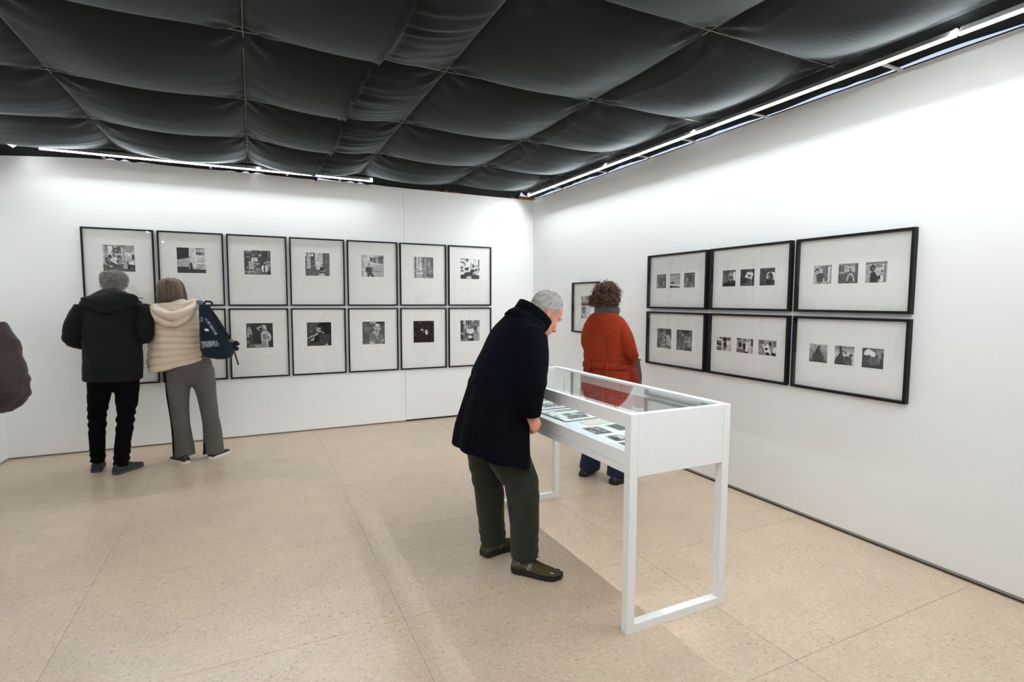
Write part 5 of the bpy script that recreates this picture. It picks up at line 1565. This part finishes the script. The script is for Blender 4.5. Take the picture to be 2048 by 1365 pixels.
def person_navy():
    P = dict(
        head=head_mtx((0.0, 0.140, 1.335), 0.70, 0.0, 0.0, 1.0),
        torso=([(0.0, -0.122, 0.655), (0.0, -0.115, 0.80), (0.0, -0.088, 0.95), (0.0, -0.045, 1.10), (0.0, 0.008, 1.235), (0.0, 0.045, 1.318), (0.0, 0.070, 1.372), (0.0, 0.092, 1.412)],
               [(0.255, 0.188), (0.246, 0.178), (0.232, 0.162), (0.222, 0.148), (0.212, 0.132), (0.192, 0.116), (0.140, 0.098), (0.082, 0.078)]),
        arms=[([(-0.165, 0.045, 1.300), (-0.228, 0.06, 1.19), (-0.250, 0.075, 1.07), (-0.225, 0.095, 0.96), (-0.190, 0.110, 0.895)], [0.088, 0.076, 0.068, 0.060, 0.050], (0.15, 0.55, -0.8), (-0.9, 0.2, 0.1), 1, 0.55),
              ([(0.165, 0.040, 1.300), (0.232, 0.018, 1.19), (0.256, 0.0, 1.07), (0.248, -0.008, 0.98), (0.236, -0.004, 0.915)], [0.084, 0.076, 0.070, 0.064, 0.055], (-0.15, 0.55, -0.80), (0.9, 0.25, 0.1), -1, 0.9)],
        legs=[([(-0.095, -0.115, 0.80), (-0.120, -0.100, 0.62), (-0.140, -0.070, 0.42), (-0.158, -0.050, 0.26), (-0.172, -0.026, 0.085)], [(0.110, 0.125), (0.090, 0.100), (0.080, 0.086), (0.076, 0.082), (0.070, 0.076)]),
              ([(0.085, -0.105, 0.80), (0.085, -0.030, 0.62), (0.082, 0.030, 0.48), (0.078, 0.048, 0.28), (0.080, 0.052, 0.080)], [(0.112, 0.130), (0.094, 0.108), (0.086, 0.094), (0.080, 0.086), (0.074, 0.078)])],
        feet=[(-0.172, -0.098, -0.22, 0.285), (0.042, -0.005, 0.80, 0.285)])
    o = figure('visitor with silver hair in a long navy coat and olive trainers bending over the case', (-2.15, -3.80, 0), -R90, P, 'skin_ruddy', 0.0042)
    J = [(P['torso'][0], P['torso'][1], dict(n=30, cap=0.06, power=2.25))]
    J.append(yoke(P))
    for a in P['arms']:
        J.append((a[0], a[1], dict(ref=(0.3, 1, 0.2), n=20, cap=0.12)))
    def hem(me):
        co, no = co_no(me)
        w = np.clip((0.90 - co[:, 2]) / 0.24, 0, 1)
        body = np.abs(co[:, 0]) < 0.40
        co[:, 2] += np.where(body, -0.26 * (co[:, 1] + 0.10) * w, 0)
        me.vertices.foreach_set('co', co.ravel()); me.update()
    def drape(co, no):
        low = np.clip((1.1 - co[:, 2]) / 0.4, 0, 1)
        th = np.arctan2(co[:, 0], co[:, 1] + 0.12)
        return 0.007 * low * np.sin(th * 7 + 1.0) + 0.008 * (np.abs(vnoise(co * [5, 5, 2.4], 81)) - 0.3) + 0.003 * vnoise(co * [16, 16, 9], 82)
    ct = garment('coat', o, 'navy_wool', J, 0.0065, 4, total(drape, creases(1.07, 0.05, 0.003, 80, 83)), hem)
    # raised collar and turned-down outer collar
    nx = Vector((0, math.sin(0.62), math.cos(0.62))); D = Vector((0, math.cos(0.62), -math.sin(0.62)))
    c0 = Vector((0, 0.106, 1.385))
    def collar(name, m, a_end, rf, inner, outer, th):
        bm = bmesh.new()
        N = 40
        rows = []
        for k in range(N + 1):
            a = (-1 + 2 * k / N) * math.radians(a_end)
            ca = math.cos(a)
            B = c0 + Vector((1, 0, 0)) * (0.084 * math.sin(a)) - D * ((0.092 if ca > 0 else rf) * ca)
            out = (Vector((1, 0, 0)) * math.sin(a) - D * ca).normalized()
            f = abs(k / N * 2 - 1)
            p0 = B + nx * inner[0] + out * inner[1]
            p1 = B + nx * (outer[0] - 0.012 * f * f) + out * outer[1]
            rows.append([p0, (p0 + p1) / 2 + out * 0.004, p1, p1 + out * th, (p0 + p1) / 2 + out * (th + 0.005), p0 + out * th])
        V = [[bm.verts.new(p) for p in r] for r in rows]
        for r, q in zip(V[:-1], V[1:]):
            for j in range(6):
                bm.faces.new((r[j], q[j], q[(j + 1) % 6], r[(j + 1) % 6]))
        bm.faces.new(V[0][::-1]); bm.faces.new(V[-1])
        return from_bm(name, bm, m, ct, True)
    collar('raised_collar', 'navy_collar', 141, 0.112, (-0.030, 0.0), (0.074, 0.008), 0.007)
    collar('outer_collar', 'navy_wool', 118, 0.108, (0.020, 0.011), (-0.036, 0.036), 0.006)
    bm = bmesh.new()
    tube(bm, [(0.248, -0.055, 0.985), (0.262, -0.02, 0.965), (0.262, 0.015, 0.945)], [(0.006, 0.020)] * 3, ref=(0, 0.2, 1), n=10)
    from_bm('pocket_flap', bm, 'navy_wool', ct, True)
    T_ = [(l[0], l[1], dict(n=22, cap=0.1)) for l in P['legs']]
    T_.append(([(0.0, -0.12, 0.94), (0.0, -0.118, 0.84), (0.0, -0.11, 0.745)], [(0.175, 0.13), (0.190, 0.14), (0.120, 0.11)], dict(n=24)))
    garment('trousers', o, 'green_trousers', T_, 0.0065, 4, total(wrinkles(0.009, 91, 6, 3.2), folds(0.0015, 94, 20, 9), creases(0.50, 0.08, 0.003, 60, 92), creases(0.14, 0.05, 0.003, 110, 93)))
    for (hx, hy, az, L) in P['feet']:
        shoe(o, hx, hy, az, L, 0.104, ['olive_mesh', 'shoe_grey'], 'sole_black', 'runner')
    Mx = P['head']
    cap_mesh('hair_base', o, 'hair_silver_base', Mx, silver_keep, 0.004)
    def flow(p):
        # combed back from the brow, falling at the sides
        s = max(0.0, min(1.0, (abs(p[0]) - 0.035) / 0.03))
        return (p[0] * 3, -0.9 + 0.5 * s, -0.15 - 0.9 * s - 4.0 * max(0, -p[1] - 0.03))
    st = [(196, 188, 182), (168, 160, 154), (214, 208, 202), (140, 132, 126), (186, 176, 168)]
    roots = scalp_points(3600, silver_keep, 95)
    lay_hair('hair', o, Mx, roots, flow, lambda q: 0.040 if q.z > 0.15 else 0.016, 6, 0.0012, 0.006, 0.16, st, 96, 0.006)
    # eyebrows
    rg = np.random.default_rng(97)
    m = np.array([list(r) for r in Mx])
    cur, rad = [], []
    for sx in (-1, 1):
        for k in range(26):
            t = rg.random()
            p = np.array([sx * (0.014 + 0.036 * t), 0.088 - 0.016 * t * t, 0.1385 + 0.005 * math.sin(t * 3)]) + rg.normal(0, 0.0012, 3)
            d = np.array([sx * 0.009, -0.001, 0.003])
            Q = np.array([p, p + d * 0.5 + [0, 0.001, 0], p + d])
            cur.append(Q @ m[:3, :3].T + m[:3, 3]); rad.append(0.0008)
    strand_mesh('eyebrows', o, cur, rad, mix_cols(rg, [(150, 130, 118), (120, 104, 94)], len(cur)), 3)
    return o
person_navy()

# ------------------------------------------------------------------ visitor in a red knitted coat
def person_red():
    P = dict(
        head=head_mtx((-0.018, 0.035, 1.408), 0.10, -0.15, 0.0, 0.95),
        torso=([(-0.005, 0.02, 0.60), (-0.005, 0.015, 0.75), (-0.008, 0.005, 0.88), (-0.010, 0.0, 0.97), (-0.012, 0.0, 1.08), (-0.014, 0.0, 1.20), (-0.016, 0.0, 1.30), (-0.018, 0.005, 1.36), (-0.018, 0.012, 1.395), (-0.018, 0.02, 1.43)],
               [(0.225, 0.200), (0.215, 0.185), (0.196, 0.162), (0.186, 0.146), (0.190, 0.145), (0.196, 0.140), (0.188, 0.125), (0.152, 0.105), (0.100, 0.082), (0.062, 0.062)]),
        arms=[([(-0.148, 0.0, 1.285), (-0.196, 0.02, 1.195), (-0.205, 0.05, 1.10), (-0.150, 0.17, 1.04), (-0.075, 0.235, 1.05)], [0.072, 0.064, 0.058, 0.052, 0.044], (0.8, 0.5, 0.05), (0.0, 0.3, 0.9), 1, 0.8),
              ([(0.120, 0.0, 1.290), (0.178, -0.01, 1.205), (0.208, -0.005, 1.115), (0.185, 0.085, 1.035), (0.135, 0.190, 1.030)], [0.066, 0.062, 0.060, 0.055, 0.046], (-0.3, 0.9, -0.1), (0.3, 0.2, 0.9), -1, 1.0)],
        legs=[([(-0.085, 0.0, 0.80), (-0.105, 0.0, 0.60), (-0.122, -0.005, 0.42), (-0.130, -0.01, 0.25), (-0.138, -0.02, 0.052)], [(0.105, 0.12), (0.090, 0.098), (0.076, 0.082), (0.076, 0.084), (0.084, 0.096)]),
              ([(0.075, 0.0, 0.80), (0.100, 0.0, 0.60), (0.118, -0.005, 0.42), (0.126, -0.015, 0.25), (0.134, -0.025, 0.052)], [(0.105, 0.12), (0.090, 0.098), (0.076, 0.082), (0.076, 0.084), (0.084, 0.096)])],
        feet=[(-0.146, -0.120, -0.22, 0.275), (0.138, -0.127, 0.20, 0.275)])
    RZ = math.radians(-66)
    o = figure('visitor with curly brown hair in a red knitted coat and grey scarf', (-0.76, -2.76, 0), RZ, P, 'skin_fair')
    J = [(P['torso'][0][:-1], P['torso'][1][:-1], dict(n=28, cap=0.10, power=2.25))]
    J.append(yoke(P, 0.064))
    J.append(([(0.125, 0.09, 0.96), (0.165, 0.14, 0.84), (0.200, 0.19, 0.70), (0.210, 0.20, 0.61)], [(0.06, 0.05), (0.06, 0.05), (0.055, 0.05), (0.05, 0.045)], dict(ref=(0, 1, 0), n=16)))
    for a in P['arms']:
        J.append((a[0], a[1], dict(ref=(0.3, 1, 0.2), n=18, cap=0.2)))
    def drape(co, no):
        low = np.clip((0.985 - co[:, 2]) / 0.25, 0, 1)
        th = np.arctan2(co[:, 0], -(co[:, 1]))
        pleat = np.exp(-((np.abs(th) - 0.45) / 0.10) ** 2) * np.clip((1.25 - co[:, 2]) / 0.2, 0, 1)
        return 0.012 * low * np.sin(th * 5) - 0.010 * pleat * (co[:, 1] < 0.02) + 0.004 * vnoise(co * [8, 8, 3], 101) + 0.002 * vnoise(co * [20, 20, 14], 102)
    ct = garment('coat', o, 'red_knit', J, 0.0065, 12, total(drape, creases(1.06, 0.05, 0.003, 70, 103)))
    # half belt across the back
    bm = bmesh.new()
    pts = []
    for a in np.linspace(-1.55, 1.55, 15):
        pts.append((-0.010 + 0.196 * math.sin(a), -0.157 * math.cos(a), 0.965 + 0.006 * math.cos(a * 2)))
    tube(bm, pts, [(0.007, 0.026)] * 15, ref=(0, 0.05, 1), n=10, sub=2)
    from_bm('belt', bm, 'red_knit', ct, True)
    for dx in (-0.075, 0.085):
        bm = bmesh.new()
        tube(bm, [(dx, -0.150, 1.02), (dx * 1.04, -0.158, 0.965), (dx * 1.08, -0.164, 0.88), (dx * 1.15, -0.180, 0.78)], [(0.010, 0.004), (0.012, 0.006), (0.012, 0.006), (0.010, 0.004)], ref=(0, 1, 0), n=8)
        from_bm('pleat', bm, 'red_knit', ct, True)
    bm = bmesh.new()
    tube(bm, [(-0.085, 0.045, 1.402), (-0.092, -0.02, 1.392), (-0.018, -0.088, 1.380), (0.060, -0.02, 1.392), (0.052, 0.045, 1.402)], [(0.008, 0.012)] * 5, ref=(0, 0.4, 1), n=10)
    from_bm('neck_band', bm, 'red_knit', ct, True)
    garment('scarf', o, 'grey_scarf', [
        ([(-0.085, 0.065, 1.405), (-0.108, 0.01, 1.428), (-0.075, -0.060, 1.440), (-0.018, -0.082, 1.440), (0.040, -0.062, 1.438), (0.074, 0.01, 1.425), (0.060, 0.070, 1.400), (0.0, 0.095, 1.375)], [(0.012, 0.032)] * 8, dict(ref=(0, 0.3, 1), n=14)),
        ([(-0.090, 0.04, 1.390), (-0.085, -0.04, 1.408), (-0.018, -0.078, 1.405), (0.055, -0.04, 1.400), (0.070, 0.05, 1.385)], [(0.012, 0.020)] * 5, dict(ref=(0, 0.3, 1), n=12))], 0.006, 2, folds(0.005, 105, 16, 34))
    T_ = [(l[0], l[1], dict(n=20, cap=0.05)) for l in P['legs']]
    T_.append(([(0.0, 0.0, 0.93), (0.0, 0.0, 0.82), (0.0, 0.0, 0.72)], [(0.165, 0.12), (0.175, 0.13), (0.110, 0.10)], dict(n=22)))
    garment('jeans', o, 'denim', T_, 0.007, 6, wrinkles(0.010, 111, 7, 6))
    for (hx, hy, az, L) in P['feet']:
        shoe(o, hx, hy, az, L, 0.106, 'shoe_black', 'sole_black', hgt=0.72)
    # curls: dark base and many short corkscrews
    Mx = P['head']
    bm = bmesh.new()
    ball(bm, (-0.018, 0.012, 1.560), (0.098, 0.108, 0.094), None, 24)
    ball(bm, (-0.024, -0.018, 1.510), (0.114, 0.096, 0.062), None, 24)
    me = voxel(bm, 0.008, 4)
    displace(me, lambda co, no: 0.010 * vnoise(co * 34, 121))
    base_ = link_mesh('hair_base', me, 'hair_curl_base', o)
    co, no = co_no(me)
    rg = np.random.default_rng(122)
    face = np.array([math.sin(0.15), math.cos(0.15)])
    ok = np.where(~((co[:, :2] - [-0.018, 0.012]) @ face > 0.070 - 0.9 * np.clip(co[:, 2] - 1.60, 0, 1)))[0]
    cur, rad = [], []
    for k in range(1700):
        i = int(rg.choice(ok))
        p, n_ = co[i], no[i]
        down = np.array([0.0, 0.0, -1.0]) + rg.normal(0, 0.55, 3) + n_ * 0.35
        down /= np.linalg.norm(down)
        a = np.cross(down, [0.3, 0.5, 0.8]); a /= np.linalg.norm(a); b = np.cross(down, a)
        Rr = rg.uniform(0.003, 0.0085); L = rg.uniform(0.020, 0.048); turns = rg.uniform(1.2, 2.8)
        t = np.linspace(0, 1, 15)
        th = t * turns * 2 * math.pi + rg.uniform(0, 6.28)
        sg = 1 if rg.random() < 0.5 else -1
        P_ = p + n_ * 0.002 + np.outer(t * L, down) + Rr * (0.5 + 0.5 * t)[:, None] * (np.outer(np.cos(th), a) + sg * np.outer(np.sin(th), b))
        P_ = P_ + np.outer(0.006 * np.sin(t * math.pi), n_)
        P_[:, 2] = np.maximum(P_[:, 2], 1.448)
        cur.append(P_); rad.append(rg.uniform(0.0010, 0.0022))
    strand_mesh('hair', o, cur, rad, mix_cols(rg, [(84, 50, 38), (52, 32, 27), (112, 72, 52), (142, 100, 72), (58, 38, 34), (96, 58, 44)], len(cur)))
    # handbag carried on the right forearm
    t = empty('handbag', (-0.76 - 0.075, -2.76 + 0.04, 0), RZ)
    tag(t, 'dark burgundy handbag carried at the front of the red coat', 'handbag')
    bm = bmesh.new()
    tube(bm, [(0.195, 0.250, 0.985), (0.198, 0.252, 0.93), (0.200, 0.252, 0.84), (0.200, 0.250, 0.765)], [(0.026, 0.115), (0.036, 0.125), (0.046, 0.130), (0.046, 0.125)], ref=(0, 1, 0), n=24, power=3.2, cap=0.15)
    me = voxel(bm, 0.006, 3)
    displace(me, folds(0.004, 131, 14, 14))
    b_ = link_mesh('body', me, 'bag_leather', t)
    bm = bmesh.new()
    tube(bm, [(0.196, 0.140, 0.990), (0.197, 0.25, 0.998), (0.196, 0.36, 0.990)], [(0.030, 0.010)] * 3, ref=(0, 0, 1), n=10)
    from_bm('top_band', bm, 'bag_leather', b_, True)
    bm = bmesh.new()
    tube(bm, [(0.196, 0.175, 0.985), (0.190, 0.185, 1.045), (0.175, 0.21, 1.088), (0.178, 0.25, 1.075), (0.190, 0.30, 1.040), (0.196, 0.325, 0.985)], [(0.006, 0.010)] * 6, ref=(1, 0, 0.1), n=8)
    from_bm('handle', bm, 'bag_leather', t, True)
    return o
person_red()

# ------------------------------------------------------------------ visitor at the left edge in a brown jacket
def person_brown():
    P = dict(
        head=head_mtx((-0.01, 0.06, 1.505), 0.15, 0.2, 0.0, 0.98),
        torso=([(-0.115, -0.01, 0.78), (-0.085, -0.01, 0.92), (-0.045, -0.01, 1.08), (-0.012, -0.005, 1.22), (0.0, 0.0, 1.34), (0.0, 0.01, 1.42), (-0.004, 0.03, 1.475), (-0.006, 0.045, 1.52)],
               [(0.235, 0.165), (0.222, 0.16), (0.222, 0.158), (0.232, 0.15), (0.228, 0.132), (0.185, 0.11), (0.112, 0.088), (0.075, 0.072)]),
        arms=[([(-0.195, 0.0, 1.365), (-0.265, -0.01, 1.25), (-0.298, 0.0, 1.09), (-0.25, 0.12, 1.03), (-0.15, 0.22, 1.05)], [0.086, 0.078, 0.072, 0.062, 0.050], (0.5, 0.8, 0.15), (-0.3, 0.2, 0.9), 1, 0.7),
              ([(0.180, -0.01, 1.345), (0.235, -0.04, 1.20), (0.246, -0.06, 1.030), (0.210, 0.07, 0.97), (0.140, 0.180, 1.00)], [0.088, 0.078, 0.082, 0.070, 0.052], (-0.4, 0.8, 0.1), (0.3, 0.2, 0.9), -1, 0.7)],
        legs=[([(-0.215, -0.01, 0.82), (-0.250, 0.0, 0.62), (-0.265, 0.0, 0.46), (-0.275, -0.015, 0.28), (-0.280, -0.03, 0.085)], [(0.112, 0.125), (0.090, 0.10), (0.074, 0.08), (0.070, 0.074), (0.062, 0.068)]),
              ([(-0.030, -0.01, 0.82), (-0.035, 0.0, 0.62), (-0.045, 0.0, 0.46), (-0.055, -0.015, 0.28), (-0.060, -0.03, 0.085)], [(0.112, 0.125), (0.090, 0.10), (0.074, 0.08), (0.070, 0.074), (0.062, 0.068)])],
        feet=[(-0.285, -0.085, -0.15, 0.285), (-0.058, -0.085, 0.15, 0.285)])
    o = figure('visitor in a dark brown jacket cut off by the left edge of the picture', (-4.785, -2.955, 0), math.radians(25), P, 'skin_fair', 0.007)
    J = [(P['torso'][0][:-1], P['torso'][1][:-1], dict(n=28, cap=0.12, power=2.3))]
    J.append(yoke(P))
    for a in P['arms']:
        J.append((a[0], a[1], dict(ref=(0.3, 1, 0.2), n=18, cap=0.2)))
    jk = garment('jacket', o, 'brown_jacket', J, 0.007, 3, total(wrinkles(0.022, 141, 6, 6), folds(0.004, 144, 16, 12), creases(1.22, 0.05, 0.010, 42, 142), creases(1.02, 0.06, 0.007, 60, 143)))
    garment('collar', jk, 'brown_jacket', [([(-0.085, 0.07, 1.475), (-0.095, 0.0, 1.490), (0.0, -0.075, 1.500), (0.095, 0.0, 1.490), (0.085, 0.07, 1.475)], [(0.018, 0.032)] * 5, dict(ref=(0.02, 0.1, 1), n=12))], 0.007, 2)
    bm = bmesh.new()
    tube(bm, [(-0.318, 0.0, 0.885), (-0.240, -0.125, 0.885), (-0.092, -0.172, 0.885), (0.058, -0.125, 0.885), (0.132, 0.0, 0.885)], [(0.008, 0.020)] * 5, ref=(0, 0.05, 1), n=10)
    from_bm('waist_belt', bm, 'brown_jacket', jk, True)
    T_ = [(l[0], l[1], dict(n=20, cap=0.1)) for l in P['legs']]
    T_.append(([(-0.11, -0.01, 0.94), (-0.12, -0.012, 0.84), (-0.13, -0.01, 0.745)], [(0.165, 0.12), (0.185, 0.13), (0.120, 0.10)], dict(n=22)))
    garment('trousers', o, 'black_trousers', T_, 0.008, 3, folds(0.005, 151, 9, 4))
    for (hx, hy, az, L) in P['feet']:
        shoe(o, hx, hy, az, L, 0.102, 'shoe_black', 'sole_black')
    Mx = P['head']
    cap_mesh('hair_base', o, 'hair_curl_base', Mx, silver_keep, 0.004)
    def flow(p):
        return (p[0] * 10, (p[1] + 0.02) * 3 - 0.3, -0.8)
    lay_hair('hair', o, Mx, scalp_points(800, silver_keep, 161), flow, lambda q: 0.045, 5, 0.0023, 0.012, 0.25, [(52, 42, 36), (38, 30, 26), (70, 56, 46)], 162)
    return o
person_brown()
